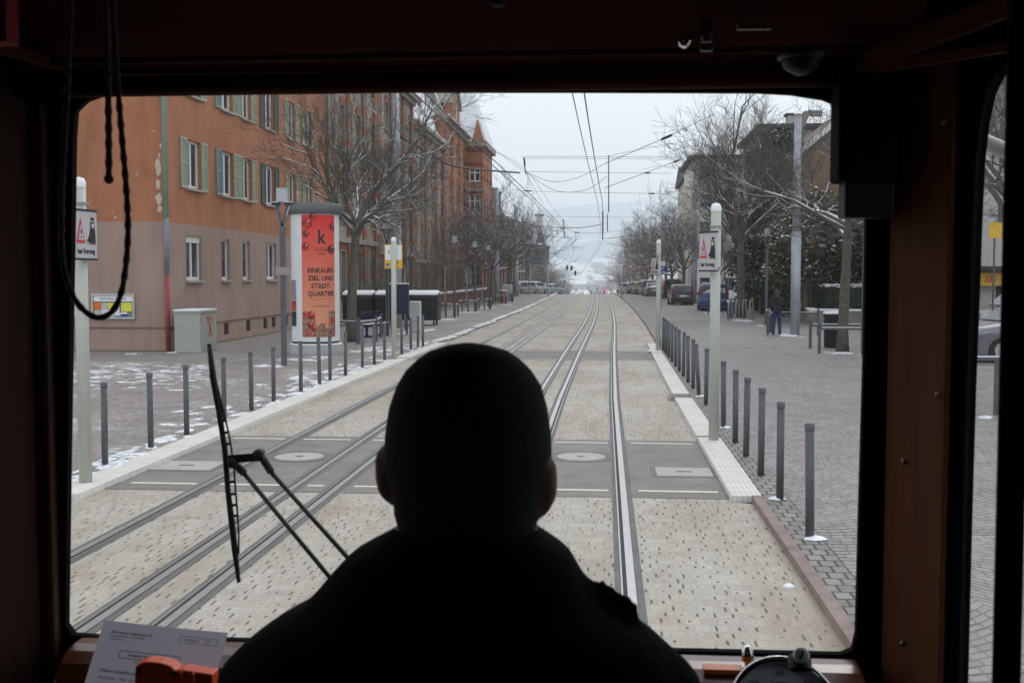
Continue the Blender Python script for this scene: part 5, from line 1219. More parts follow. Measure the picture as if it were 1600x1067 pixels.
    if snow:
        zt=H+.0; yr0,yr1=(-.36*L,.02*L) if style=='hatch' else ((-.14*L,.03*L) if style=='sedan' else (-.44*L,.02*L))
        MB().box(-W*.37,W*.37,yr0,yr1,zt-.0,zt+.05).build('roof_snow',SNOW,t,bev=.02)
        if snow>1:
            d=.03; w0=hw(ra[1])*.8; 
            MB().add([(-w0,ra[0]-.03,ra[1]),(w0,ra[0]-.03,ra[1]),(w0*.9,ra[0]+(rb[0]-ra[0])*.8-.03,ra[1]+(rb[1]-ra[1])*.8),(-w0*.5,ra[0]+(rb[0]-ra[0])*.5-.03,ra[1]+(rb[1]-ra[1])*.5),
              (-w0,ra[0]+.02,ra[1]),(w0,ra[0]+.02,ra[1]),(w0*.9,ra[0]+(rb[0]-ra[0])*.8+.02,ra[1]+(rb[1]-ra[1])*.8),(-w0*.5,ra[0]+(rb[0]-ra[0])*.5+.02,ra[1]+(rb[1]-ra[1])*.5)],[(0,1,2,3),(4,7,6,5),(0,4,5,1),(1,5,6,2),(2,6,7,3),(3,7,4,0)]).build('window_snow',SNOW,t)
            if style=='sedan': MB().box(-W*.42,W*.42,-.485*L,-.345*L,.675*H,.72*H).build('boot_snow',SNOW,t,bev=.02)
    return t
def cp(x,y,L=4): q=gp(x,y,0); return (q.x,q.y+L/2-.1,gz(q.y))
car('blue compact van with snow across its rear window behind the near right warning post',cp(1118,487,4.3),R(-3),4.3,1.8,1.72,'van',(.03,.07,.24),2)
car('small dark hatchback with tall red tail lights on the right side of the street',cp(1065,478,3.6),R(3),3.6,1.62,1.52,'hatch',(.022,.022,.026),1)
car('black van parked ahead of the small dark hatchback',(at(1050,431,105).x,107,0),R(2),4.7,1.85,1.95,'van',(.012,.012,.015),0)
car('dark saloon covered in snow, behind the second right warning post',(at(1022,431,117).x,119.5,0),R(4),4.6,1.78,1.45,'sedan',(.10,.105,.11),2)
car('dark estate car with snowy roof ahead of the snow-covered saloon',(at(1012,431,126).x,128.5,0),R(6),4.5,1.75,1.7,'van',(.16,.17,.18),1)
car('yellow car, third from the far end of the parked row',(at(1001,431,132).x,134,0),R(6),3.9,1.7,1.5,'hatch',(.42,.32,.06),0)
car('dark teal car, second from the far end of the parked row',(at(994,431,135).x,138.5,-.02),R(10),3.9,1.7,1.5,'hatch',(.04,.07,.08),1)
car('silver car at the far end of the parked row',(at(985.5,431,137).x,139,-.05),R(14),4.2,1.75,1.42,'hatch',(.38,.4,.42),2)
car('dark grey car half hidden behind the right window pillar',(at(1349,431,50).x+1.6,46.5,PZ),R(76),4.4,1.78,1.5,'hatch',(.07,.065,.08),1)
A=at(1563,431,29); car('silver grey car seen through the narrow side window',(A.x+1.05,29.5,PZ),R(100),4.4,1.78,1.5,'hatch',(.22,.22,.25),0,metal=.6)
A=at(1536,431,38); car('dark van with snowy roof beyond the silver car in the side window',(A.x+1.8,37.5,PZ),R(95),4.6,1.8,1.8,'van',(.1,.09,.1),1)
car('white hatchback just beyond the silver car at the crest',(at(980,431,143).x,145,-.2),R(16),4.1,1.75,1.45,'hatch',(.6,.61,.62),1)
for i,(px,Y,c,lb,st) in enumerate(((820,138,(.35,.37,.38),'nearest snowy car parked on the left before the crest','van'),(834,141,(.42,.44,.45),'pale van parked on the left before the crest','van'),(859,147,(.25,.33,.34),'low greenish car at the crest on the left','sedan'))):
    car(lb,(at(px,431,Y).x,Y,gz(Y)),R(-40),4.3,1.75,1.6 if st=='van' else 1.4,st,c,1,grp='cars parked far on the left')
# ================================================================ man standing on the right pavement
def limb(mb,p,q,r0,r1,n=8):
    p,q=Vector(p),Vector(q); k=6
    mb.tube([p.lerp(q,i/k) for i in range(k+1)],[r0+(r1-r0)*i/k for i in range(k+1)],n); mb.ball(p,r0*1.0,n,6); mb.ball(q,r1*1.0,n,6)
SKIN=mat('skin',(.42,.24,.17),.6,var=.06); JEAN=mat('blue_jeans',(.03,.05,.12),.9,var=.2,vs=12); BLKJ=mat('black_jacket',(.012,.012,.014),.8,var=.3,vs=10); HAIRB=mat('brown_hair',(.07,.04,.025),.8,var=.3,vs=40)
p=gp(1213,523,PZ); man=thing('man','man in black hooded jacket and blue jeans seen from behind beside the tall mast','person',p,R(-6)); man.name='person'
hs=1.66/1.75
a=MB(); 
a.ball((0,0.0,1.64),(.075,.095,.115),14,10); a.ball((0,.03,1.59),(.055,.07,.07),12,8); limb(a,(0,-.01,1.42),(0,.0,1.58),.06,.055); a.ball((0,.10,1.63),(.014,.02,.022)); a.ball((-.078,0,1.63),(.012,.02,.032)); a.ball((.078,0,1.63),(.012,.02,.032))
a.ball((0,0,1.22),(.17,.10,.22)); a.ball((0,0,.96),(.155,.10,.14)); limb(a,(-.09,0,.9),(-.10,.02,.5),.075,.05); limb(a,(.09,0,.9),(.12,.05,.5),.075,.05); limb(a,(-.10,.02,.5),(-.12,-.02,.08),.045,.035); limb(a,(.12,.05,.5),(.13,.0,.08),.045,.035)
for s_ in (-1,1):
    sh=(s_*.18,0,1.38); el=(s_*.24,-.02,1.12) if s_<0 else (.25,.03,1.12); wr=(-.23,.06,.88) if s_<0 else (.27,.24,1.02); limb(a,sh,el,.05,.04); limb(a,el,wr,.036,.026)
    hd=Vector(wr); dv=(Vector(wr)-Vector(el)).normalized(); pc=hd+dv*.05; a.ball(pc,(.022,.04,.045))
    for j in range(4): 
        st=pc+dv*.03+Vector((0,(j-1.5)*.018,0)); mid=st+dv*(.035-.004*abs(j-1.5)); limb(a,st,mid,.0085,.008,6); limb(a,mid,mid+(dv+Vector((-s_*.5,0,-.2))).normalized()*.028,.008,.007,6)
    limb(a,pc+Vector((0,.03,0)),pc+dv*.045+Vector((-s_*.02,.05,0)),.0095,.0085,6)
link('body',remesh(a,'body',SKIN,.009,2),man)
a=MB(); a.ball((0,-.012,1.665),(.083,.098,.105),14,10); a.ball((0,-.05,1.61),(.07,.06,.08)); link('hair',remesh(a,'hair',HAIRB,.012,2),man)
a=MB(); limb(a,(0,-.0,1.40),(0,0,1.48),.085,.075,12); a.ball((0,0,1.24),(.235,.15,.24),16,12); a.ball((0,0,1.0),(.205,.15,.17),16,12); a.ball((0,-.01,.90),(.20,.145,.12),14,8); a.ball((0,-.12,1.40),(.11,.06,.09),12,8)
for s_ in (-1,1):
    sh=(s_*.19,0,1.37); el=(s_*.25,-.02,1.12) if s_<0 else (.26,.03,1.12); wr=(-.235,.05,.92) if s_<0 else (.27,.21,1.03); limb(a,sh,el,.082,.065,10); limb(a,el,wr,.062,.048,10); limb(a,(0,0,1.38),sh,.1,.08,10)
link('jacket',remesh(a,'jacket',BLKJ,.016,3),man)
a=MB(); a.ball((0,0,.88),(.18,.13,.13),14,8)
for x0,x1,x2,y1 in ((-.09,-.10,-.12,.02),(.09,.12,.13,.05)): limb(a,(x0,0,.86),(x1,y1,.5),.098,.078,10); limb(a,(x1,y1,.5),(x2,-.01,.07),.075,.066,10)
link('jeans',remesh(a,'jeans',JEAN,.015,3),man)
for x in (-.12,.13): a=MB(); a.ball((x,.05,.045),(.05,.14,.045),12,8); link('shoe',remesh(a,'shoe',mat('brown_shoe',(.04,.025,.02),.7),.012,1),man)
man.scale=(hs,hs,hs)
t=thing('paper','folded white paper held in the man\'s left hand','paper',man.location+Vector((-.25,.04,.70))); MB().box(-.015,.015,-.04,.06,0,.30).build('sheet',WHITE,t)
# ================================================================ snow patches
def patch(cx_,cy_,rx,ry,rnd,mb,h=.02):
    n=14; base=len(mb.v); mb.v.append((cx_,cy_,PZ+h)); ph=rnd.random()*6
    for k in range(n):
        a=2*math.pi*k/n; r=1+.25*math.sin(2*a+ph)+rnd.uniform(-.22,.22); mb.v.append((cx_+rx*r*.6*math.cos(a),cy_+ry*r*.6*math.sin(a),PZ+h*.8))
    for k in range(n):
        a=2*math.pi*k/n; r=1+.25*math.sin(2*a+ph)+rnd.uniform(-.22,.22); mb.v.append((cx_+rx*r*math.cos(a),cy_+ry*r*math.sin(a),PZ+.001))
    for k in range(n):
        k2=(k+1)%n; mb.f+=[(base,base+1+k,base+1+k2),(base+1+k,base+1+n+k,base+1+n+k2,base+1+k2)]
    mb.mi+=[0]*(2*n)
rnd=random.Random(77); mb=MB()
for (px,py,w_,h_) in [(578,545,34,6),(600,548,22,4),(560,549,20,3),(630,520,20,4),(670,516,16,3),(420,572,46,4),(470,562,50,3),(500,558,30,3),(700,499,30,2.2),(735,488,26,2),(760,481,22,1.8),(790,476,16,1.3),(800,471,12,1),(1232,524,34,3.5),(1160,501,26,3),(1315,552,40,3),(1112,489,22,2),(1188,509,8,1.2),(1110,479,10,1),(1085,476,8,1),(1540,652,26,4),(1020,548,14,2.5),(205,553,20,1.5),(270,551,16,1.5)]:
    A=gp(px,py,PZ); B=gp(px+w_/2,py,PZ); C_=gp(px,py-h_/2,PZ); rx=abs(B.x-A.x); ry=abs(C_.y-A.y)
    patch(A.x,A.y,rx,ry,rnd,mb)
    for k in range(5): patch(A.x+rnd.uniform(-1.3,1.3)*rx,A.y+rnd.uniform(-1.3,1.3)*ry,rx*rnd.uniform(.08,.3),ry*rnd.uniform(.1,.3),rnd,mb,.012)
# drifts along the left strip and the far left kerb
for k in range(70):
    Y=rnd.uniform(11,36); patch(-5.66+rnd.uniform(-.22,.08),Y,rnd.uniform(.03,.14),rnd.uniform(.05,.5),rnd,mb,.015)
for k in range(60):
    Y=rnd.uniform(15,36); patch(-5.9-abs(rnd.gauss(0,.35)),Y,rnd.uniform(.04,.2),rnd.uniform(.04,.3),rnd,mb,.01)
for k in range(170):
    Y=36.5+102*rnd.random(); patch(-5.62+cx(Y)+rnd.uniform(-.12,.08),Y,rnd.uniform(.08,.2),rnd.uniform(.5,1.6),rnd,mb,.03)
for k in range(230):
    q=gp(rnd.uniform(105,330),rnd.triangular(568,610,576),PZ); k_=rnd.random()**3; patch(q.x,q.y,.03+.22*k_,.02+.10*k_,rnd,mb,.008)
b=NB('patchy_snow'); b.col((.76,.78,.82)); b.set(Roughness=.8); b.bump(b.noise(22,4),.6,.02)
_tr=b.t.nodes.new('ShaderNodeBsdfTransparent'); _mx=b.t.nodes.new('ShaderNodeMixShader')
b.ln(b.math('MAXIMUM',b.ramp(b.noise(7,6,rough=.75),.40,.50),b.math('GREATER_THAN',b.sep()[0],500)),_mx.inputs[0]); b.t.links.new(_tr.outputs[0],_mx.inputs[1]); b.t.links.new(b.p.outputs[0],_mx.inputs[2]); b.t.links.new(_mx.outputs[0],b.o.inputs[0])
o=mb.build('snow_patches',b.m,smooth=True); tag(o,'thin patches and drifts of snow left on the pavements','snow',kind='stuff')
# ================================================================ far wooded town edge
mb=MB(); rnd=random.Random(8)
for k in range(420):
    Y=rnd.uniform(300,1500); X=at(rnd.uniform(835,1010),431,Y).x; h=rnd.uniform(6,11); z=hf(X,Y)
    for j in range(9):
        a=rnd.random()*6.28; q=Vector((X,Y,z+h*.2)); e=Vector((X+math.cos(a)*h*.35,Y+math.sin(a)*h*.3,z+h*rnd.uniform(.6,1))); mb.tube([q,q.lerp(e,.5)+Vector((0,0,h*.1)),e],[.22,.14,.05],3,False)
o=mb.build('far_wood',TWIG); tag(o,'hazy bare woods between the town roofs in the valley','trees',kind='stuff')
# ================================================================ the tram cab around the camera
def woodmat(name,c1,c2,rough,coat=0,axis='z'):
    b=NB(name); x,y,z=b.sep(); v=b.comb(b.math('MULTIPLY',x,14 if axis=='z' else 1.5),b.math('MULTIPLY',y,14),b.math('MULTIPLY',z,1.5 if axis=='z' else 14))
    n=b.noise(3,6,v,.65); b.col(b.mix(b.ramp(n,.3,.7),c1,c2)); b.set(Roughness=rough); b.p.inputs['Coat Weight'].default_value=coat; b.p.inputs['Coat Roughness'].default_value=.12; return b.m
WOOD=woodmat('varnished_teak',(.14,.040,.008),(.22,.068,.012),.75,0)
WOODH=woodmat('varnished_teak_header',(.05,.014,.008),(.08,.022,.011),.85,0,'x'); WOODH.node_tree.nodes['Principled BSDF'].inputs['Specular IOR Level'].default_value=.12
GASK=mat('gasket_rubber',(.010,.010,.011),1,spec=.04); WOODL=woodmat('shaded_teak',(.05,.018,.006),(.08,.028,.009),.8,0)  # left boards: same teak, with the dimmer side's shade put into its colour
MAHO=woodmat('glossy_mahogany',(.075,.018,.008),(.12,.03,.012),.3,.35,'x')
DKWD=mat('dark_cab_paint',(.014,.007,.005),.9,var=.2,spec=.08)
CEIL=mat('cab_ceiling_paint',(.03,.016,.012),.6,var=.1)
TRAM=thing('tram','dark wood-lined cab of an old tram framing the street with its large windscreen','tram',(0,0,0))
YW=1.76
Pa=at(1372,431,YW); Pl=at(88,431,YW); A_=Vector((at(1395,431,YW).x,YW,0)); B_=Vector((.90,1.20,0)); Al=Vector((at(60,431,YW).x,YW,0)); Bl=Vector((-1.36,1.20,0))
def onplane(px,py,A,B):
    d=ray(px,py); n=Vector((B.y-A.y,-(B.x-A.x),0)); t=(A.x*n.x+A.y*n.y)/(d.x*n.x+d.y*n.y); return Vector((d.x*t,d.y*t,CAMZ+d.z*t))
inner=[(109,972),(113,700),(118,400),(121,215),(124,175),(140,160),(165,151),(205,147),(500,146),(900,146),(1180,147),(1235,150),(1285,158),(1318,172),(1340,200),(1350,250),(1350,345),(1347,560),(1340,800),(1335,985),(1329,1010),(1312,1017),(700,1003),(160,990),(120,987)]
cxp,cyp=728,575
outer=[]
n_=len(inner)
for i,(x,y) in enumerate(inner):
    a,b_=inner[i-1],inner[(i+1)%n_]; tx,ty=b_[0]-a[0],b_[1]-a[1]; l=math.hypot(tx,ty); outer.append((x+ty/l*27 if False else x-(-ty)/l*-27*-1*-1,y))
outer=[]
for i,(x,y) in enumerate(inner):
    a,b_=inner[i-1],inner[(i+1)%n_]; tx,ty=b_[0]-a[0],b_[1]-a[1]; l=math.hypot(tx,ty); nx_,ny_=ty/l,-tx/l
    if (x-cxp)*nx_+(y-cyp)*ny_<0: nx_,ny_=-nx_,-ny_
    k=32 if (x<200 or x>1290) and 200<y<960 else 17
    outer.append((x+nx_*k,y+ny_*k))
mb=MB(); N=n_
for ring in (inner,outer):
    for Y in (YW-.010,YW+.006):
        for (x,y) in ring: q=at(x,y,YW+.006); mb.v.append((q.x,Y,q.z))
for i in range(N):
    j=(i+1)%N; mb.f+=[(i,j,2*N+j,2*N+i),(N+i,3*N+i,3*N+j,N+j),(i,N+i,N+j,j),(2*N+i,2*N+j,3*N+j,3*N+i)]
mb.mi=[0]*len(mb.f); mb.build('windscreen_gasket',GASK,TRAM)
# body front wall around the opening
ox0=min(at(x,y,YW+.03).x for x,y in outer)+.012; ox1=max(at(x,y,YW+.03).x for x,y in outer)-.012; oz0=min(at(x,y,YW+.03).z for x,y in outer)+.004; oz1=max(at(x,y,YW+.03).z for x,y in outer)-.004
FL,RF=.85,2.95
mb=MB(); mb.box(Al.x,ox0,YW,YW+.02,oz0,oz1).box(ox1,A_.x,YW,YW+.02,oz0,oz1).box(Al.x,A_.x,YW,YW+.02,.35,oz0).box(Al.x,A_.x,YW,YW+.02,oz1,RF); mb.build('front_wall',DKWD,TRAM)
# infill between the rounded gasket and the rectangular opening
mb=MB(); cc=(sum(at(x,y,YW).x for x,y in outer)/n_,sum(at(x,y,YW).z for x,y in outer)/n_); ro=[]; rr_=[]
for (x,y) in outer:
    q=at(x,y,YW+.006); fx_,fz_=cc[0]+(q.x-cc[0])*.994,cc[1]+(q.z-cc[1])*.994; gx_=min(max(cc[0]+(q.x-cc[0])*1.3,ox0-.004),ox1+.004); gz_=min(max(cc[1]+(q.z-cc[1])*1.3,oz0-.004),oz1+.004); ro.append((fx_,YW+.009,fz_)); rr_.append((gx_,YW+.009,gz_))
mb.v=ro+rr_; mb.f=[(i,(i+1)%n_,n_+(i+1)%n_,n_+i) for i in range(n_)]; mb.mi=[0]*n_; mb.build('front_wall_infill',DKWD,TRAM)
# glass pane
GL=bpy.data.materials.new('clear_pane'); GL.use_nodes=True; g=GL.node_tree; g.nodes.clear(); o_=g.nodes.new('ShaderNodeOutputMaterial'); tr=g.nodes.new('ShaderNodeBsdfTransparent'); gl=g.nodes.new('ShaderNodeBsdfGlossy'); gl.inputs['Roughness'].default_value=.02; tr.inputs[0].default_value=(.985,.98,.965,1)
fr=g.nodes.new('ShaderNodeFresnel'); fr.inputs[0].default_value=1.12; mxs=g.nodes.new('ShaderNodeMixShader'); g.links.new(fr.outputs[0],mxs.inputs[0]); g.links.new(tr.outputs[0],mxs.inputs[1]); g.links.new(gl.outputs[0],mxs.inputs[2]); g.links.new(mxs.outputs[0],o_.inputs[0])
MB().add([(ox0,YW+.002,oz0),(ox1,YW+.002,oz0),(ox1,YW+.002,oz1),(ox0,YW+.002,oz1)],[(0,1,2,3)]).build('windscreen_glass',GL,TRAM)
# angled corner panels
def corner(A,B,edge,nm,wood_px,right):
    """panel from A to B with a window; edge = list of world points up the near jamb"""
    d=(B-A); L=d.length; d.normalize(); nrm=Vector((d.y,-d.x,0)); nrm=nrm if nrm.y<0 else -nrm
    def pt(s,z,o=0): return A+d*s+Vector((0,0,z))+nrm*o
    es=[((e-A).dot(d),e.z) for e in edge]
    s1=L-.07; zt=max(z for s,z in es); zb=1.45
    path=[(es[-1][0],zb)]+es[::-1]+[(es[0][0]+.05,zt+.012),(s1-.08,zt+.012),(s1-.02,zt-.03),(s1,zt-.10),(s1,zb)]
    # wall left of the window opening, above and below, as strips of quads
    mb=MB(); fan=[]
    def thick(q):
        k=len(q); mb.add([pt(s,z,0) for s,z in q]+[pt(s,z,-.012) for s,z in q],[tuple(range(k)),tuple(range(2*k-1,k-1,-1))]+[(i,(i+1)%k,k+(i+1)%k,k+i) for i in range(k)])
    thick([(0,.35),(L,.35),(L,zb),(0,zb)]); thick([(0,zt+.012),(L,zt+.012),(L,RF),(0,RF)]); thick([(s1,zb),(L,zb),(L,zt+.012),(s1,zt+.012)])
    zz=[zb]+[z for s,z in es[::-1]]+[zt+.012]; ss=[es[-1][0]]+[s for s,z in es[::-1]]+[es[0][0]+.05]
    for i in range(len(zz)-1): thick([(0,zz[i]),(ss[i],zz[i]),(ss[i+1],zz[i+1]),(0,zz[i+1])])
    mb.build('corner_panel',DKWD,TRAM)
    mb=MB(); k=len(path); cs=sum(p[0] for p in path)/k; cz=sum(p[1] for p in path)/k
    for off in (.010,-.014):
        for s,z in path: mb.v.append(tuple(pt(s,z,off)))
        for i,(s,z) in enumerate(path):
            a,b_=path[max(i-1,0)],path[min(i+1,k-1)]; ts,tz=b_[0]-a[0],b_[1]-a[1]; l=math.hypot(ts,tz) or 1; ns,nz=tz/l,-ts/l
            if (s-cs)*ns+(z-cz)*nz<0: ns,nz=-ns,-nz
            mb.v.append(tuple(pt(s+ns*.022,z+nz*.022,off)))
    for i in range(k-1): mb.f+=[(i,i+1,k+i+1,k+i),(i,2*k+i,2*k+i+1,i+1),(k+i,k+i+1,3*k+i+1,3*k+i)]
    mb.mi=[0]*len(mb.f); mb.build('corner_gasket',GASK,TRAM)
    MB().add([pt(-.0+ss[1]-.03,zb,-.010),pt(s1+.01,zb,-.010),pt(s1+.01,zt+.012,-.010),pt(ss[1]-.03,zt+.012,-.010)],[(0,1,2,3)]).build('corner_glass',GL,TRAM)
    # varnished board on the pillar
    s0b,s1b=wood_px
    mb=MB(); q=[(s0b,1.2),(s1b,1.2),(s1b,2.56),(s0b,2.56)]; mb.add([pt(s,z,.022) for s,z in q]+[pt(s,z,.001) for s,z in q],[(0,1,2,3),(0,4,5,1),(1,5,6,2),(2,6,7,3),(3,7,4,0)]); mb.build('pillar_board',WOOD if right else WOODL,TRAM,bev=.004)
    return pt
jr=[onplane(x,y,A_,B_) for x,y in ((1577,103),(1562,118),(1548,145),(1538,190),(1531,250),(1527,330),(1523,450),(1517,600),(1511,800),(1506,1000))]
sA=(onplane(1402,431,A_,B_)-A_); sA.z=0; sB=(onplane(1498,431,A_,B_)-A_); sB.z=0
ptr=corner(A_,B_,jr,'r',(sA.length,sB.length),True)
dl=(Bl-Al).normalized()
jl=[Al+dl*s+Vector((0,0,z)) for s,z in ((.34,2.46),(.30,2.45),(.26,2.42),(.235,2.37),(.225,2.30),(.22,2.2),(.22,2.0),(.22,1.8),(.22,1.6),(.22,1.5))]
ptl=corner(Al,Bl,jl,'l',(.02,.10),False)
SCR=mat('screw_brass',(.35,.32,.28),.35,.9)
for px,py in ((1489,194),(1480,614),(1427,718),(1425,1000)):
    e=onplane(px,py,A_,B_); nrm=Vector((-(B_-A_).y*-1,0,0)); d=(B_-A_).normalized(); nr=Vector((d.y,-d.x,0)); nr=nr if nr.y<0 else -nr
    MB().ball(e+nr*.023,.0042,10,6).build('screw',SCR,TRAM,True)
# right-hand board beside the visor and narrow beads on the front pillars
x0,x1=at(1352,431,YW).x+.035,A_.x
MB().box(at(62,431,YW).x,at(86,431,YW).x,YW-.03,YW-.001,1.2,2.5).build('pillar_board',WOODL,TRAM,bev=.006)
MB().box(at(24,431,YW).x,at(56,431,YW).x,YW-.045,YW-.001,1.2,2.5).build('pillar_board',WOODH,TRAM,bev=.006) if False else None
# roof, floor, sides, rear bulkhead
mb=MB(); mb.box(-1.42,.96,-3,1.82,RF,RF+.05); mb.build('roof',CEIL,TRAM)
MB().box(-1.42,.96,-3,1.80,FL-.06,FL).build('floor',DKWD,TRAM)
for X,s_ in ((B_.x,1),(Bl.x,-1)):
    mb=MB(); x0_,x1_=(X,X+.05) if s_>0 else (X-.05,X)
    mb.box(x0_,x1_,-3,1.2,.35,1.62).box(x0_,x1_,-3,1.2,2.5,RF).box(x0_,x1_,-1.5,1.2,1.62,2.5).box(x0_,x1_,-3,-2.4,1.62,2.5); mb.build('side_wall',DKWD,TRAM)
MB().box(-1.42,.96,-3.05,-3,.35,RF).build('rear_bulkhead',DKWD,TRAM)
YP=mat('yellow_tram_paint',(.6,.36,.02),.35,coat=.5)
MB().box(Al.x,A_.x,YW+.021,YW+.026,.35,oz0-.05).build('front_apron',YP,TRAM)
# header over the windscreen
zl=at(800,124,1.70).z
MB().tube([(Al.x,1.715,zl),(A_.x,1.715,zl)],.016,14).build('header_lip',WOODH,TRAM,True)
zc=at(800,40,1.62).z
mb=MB(); mb.prism([(1.755,zl+.018),(1.70,zl+.02),(1.62,zc),(1.42,zc+.18),(1.42,RF),(1.755,RF)],'x',Al.x,A_.x); mb.build('header_panel',WOODH,TRAM)
zt2=at(800,88,1.66).z
MB().tube([(Al.x,1.648,zt2),(A_.x,1.648,zt2)],.005,8).build('header_bead',WOODH,TRAM,True)
MB().bar(at(1330,104,1.70),at(1590,2,1.38),.012,.030).bar(at(1345,112,1.69),at(1600,70,1.4),.01,.012).build('cove_moulding',WOODH,TRAM)
MB().bar(at(104,106,1.70),at(-60,58,1.45),.02,.012).build('cove_moulding',WOODH,TRAM)
# small fittings on the header
q0=at(1152,46,1.60); q1=at(1206,37,1.60); o=MB().box(q0.x,q1.x,1.60,1.612,q0.z,q1.z+.001).build('label_plate',mat('label_plate_cream',(.35,.30,.24),.5),TRAM); text('label_text','Kupplung',.0085,INK,TRAM,((q0.x+q1.x)/2,1.5995,(q0.z+q1.z)/2),ext=.0002)
q0=at(1067,66,1.50); q1=at(1100,48,1.54); o=MB().tube([q0+Vector((-.006,0,-.001)),q0,q0.lerp(q1,.3),q1],[.004,.0095,.0055,.006],12).build('lever',CHROME,TRAM,True); MB().tube([at(1104,30,1.56),at(1104,66,1.56)],.008,12).build('lever_pivot',DARKM,o,True); MB().tube([at(1104,72,1.54),at(1104,80,1.54)],.009,14).build('lever_cap',DARKM,o,True)
q=at(1252,92,1.58); o=MB().lathe([(.028,.01),(.030,0),(.022,-.014),(.008,-.022),(0,-.023)],20,tuple(q)).build('ceiling_lamp',mat('smoked_glass',(.012,.015,.013),.45,spec=.2),TRAM,True); MB().lathe([(.031,.012),(.033,.008),(.033,0),(.030,-.002)],20,tuple(q)).build('lamp_rim',DARKM,o,True)
MB().ball(at(778,4,1.58),(.012,.01,.008)).build('header_knob',DARKM,TRAM,True)
q=at(12,52,1.3); MB().box(q.x-.08,q.x-.002,1.3,1.33,q.z-.01,q.z+.08).build('red_card',mat('dull_red_card',(.3,.015,.02),.5),TRAM)
# sun blind box on the right upper corner
a0=at(1308,150,1.70); a1=at(1398,284,1.70)
MB().box(a0.x,a1.x,1.68,1.75,a1.z,a0.z+.06).build('blind_case',DKWD,TRAM,bev=.006); b0=at(1318,284,1.71); b1=at(1395,341,1.71); MB().box(b0.x,b1.x,1.70,1.75,b1.z,b0.z).build('blind_roller_end',BLACK,TRAM,bev=.004)
# foreground mullion
f0,f1=at(1552,1120,.95),at(1594,1120,.95); g0_,g1_=at(1581,-90,.95),at(1622,-90,.95)
mb=MB(); mb.add([f0,f1,g1_,g0_]+[v+Vector((.0,.006,0)) for v in (f0,f1,g1_,g0_)],[(0,3,2,1),(4,5,6,7),(0,1,5,4),(1,2,6,5),(2,3,7,6),(3,0,4,7)]); mb.build('cab_door_edge',DKWD,TRAM)
# dashboard
zd=at(1250,1026,1.745).z; xa,xb=at(68,1030,1.62).x,at(1368,1045,1.62).x
pr=[(1.745,zd),(1.715,zd),(1.69,zd-.004),(1.665,zd-.016),(1.648,zd-.036),(1.64,zd-.065),(1.65,zd-.10),(1.68,zd-.12),(1.745,zd-.12)]
MB().prism(pr,'x',xa,xb).build('dashboard',MAHO,TRAM,bev=.004)
MB().box(-1.2,.8,1.68,1.745,.85,zd-.122).build('dash_front',DKWD,TRAM)
# speedometer
c=at(1226,1110,1.33); t=thing('speedometer','round chrome-rimmed speedometer with dark dial at the lower right of the cab','gauge',c); t.rotation_euler=(R(-40),0,R(4))
r=.0655
def ring(nm,prof,m,n=48,par=t):
    a=MB(); k=len(prof)
    for (rr,y) in prof:
        for j in range(n): a.v.append((rr*math.cos(2*math.pi*j/n),y,rr*math.sin(2*math.pi*j/n)))
    for i in range(k-1):
        for j in range(n): a.f.append((i*n+j,i*n+(j+1)%n,(i+1)*n+(j+1)%n,(i+1)*n+j))
    a.mi=[0]*len(a.f); return a.build(nm,m,par,True)
ring('housing',[(r,0),(r,.05),(r*.9,.08),(0,.08)],DARKM); ring('bezel',[(r,.006),(r+.002,-.004),(r-.001,-.009),(r-.006,-.007),(r-.008,-.001)],CHROME)
DIAL=mat('dial_grey',(.72,.78,.86),.35,var=.1); ring('dial',[(r-.007,-.001),(0.0001,-.001)],DIAL); PALEI=mat('dial_print',(.2,.21,.22),.6)
for k,s_ in enumerate(('0','10','20','30','40','50','60')):
    a_=R(225-45*k); text('numeral',s_,.012,PALEI,t,(math.cos(a_)*r*.70,-.0015,math.sin(a_)*r*.70),ext=.0002)
mb=MB(); n=60
for j in range(n):
    a_=R(-45+270*j/n); a2=R(-45+270*(j+1)/n); mb.add([(math.cos(a_)*r*.52,-.0016,math.sin(a_)*r*.52),(math.cos(a2)*r*.52,-.0016,math.sin(a2)*r*.52),(math.cos(a2)*r*.54,-.0016,math.sin(a2)*r*.54),(math.cos(a_)*r*.54,-.0016,math.sin(a_)*r*.54)],[(0,1,2,3)])
mb.build('scale_ring',PALEI,t); MB().bar((.004,-.004,-.012),(-.012,-.004,.035),.0022,.001).build('needle',PALEI,t)
q=at(1249,1027,1.33)-c; c2=at(1249,1027,1.33)
t2=thing('ignition_lock','small black key switch with chrome face on top of the speedometer','key switch',c2); MB().lathe([(.014,-.014),(.014,-.002),(.011,.004),(.005,.006),(0,.0065)],18).build('switch_body',BLACK,t2,True); ring('lock_face',[(.0095,-.012),(.0095,-.0165),(.008,-.018),(0.0001,-.018)],mat('satin_aluminium',(.75,.76,.78),.5,.2),24,t2); t2.rotation_euler=(R(-30),0,0); MB().box(-.0014,.0014,-.0195,-.0186,-.005,.005).build('key_slot',INK,t2).rotation_euler=(0,R(25),0)
# chrome knob on the ledge
q=at(1168,1024,1.70); t2=thing('chrome_lever','little chrome knob lever standing on the dashboard ledge','lever',(q.x,1.70,zd-.004)); MB().lathe([(.004,0),(.004,.008),(.009,.012),(.0095,.022),(.0085,.030),(.004,.035),(0,.036)],18).build('knob',CHROME,t2,True); ring('amber_band',[(.0096,.0),(.0096,.001)],CHROME,12,t2) if False else MB().lathe([(.0098,.013),(.0099,.021)],18,a0=math.pi*1.15,a1=math.pi*1.85).build('amber_insert',mat('amber_plastic',(.6,.2,.03),.3),t2,True)
MB().bar((-.012,-.01,.001),(.002,-.01,.001),.01,.004).build('lever_base',mat('amber_plastic',(.6,.2,.03),.3),t2)
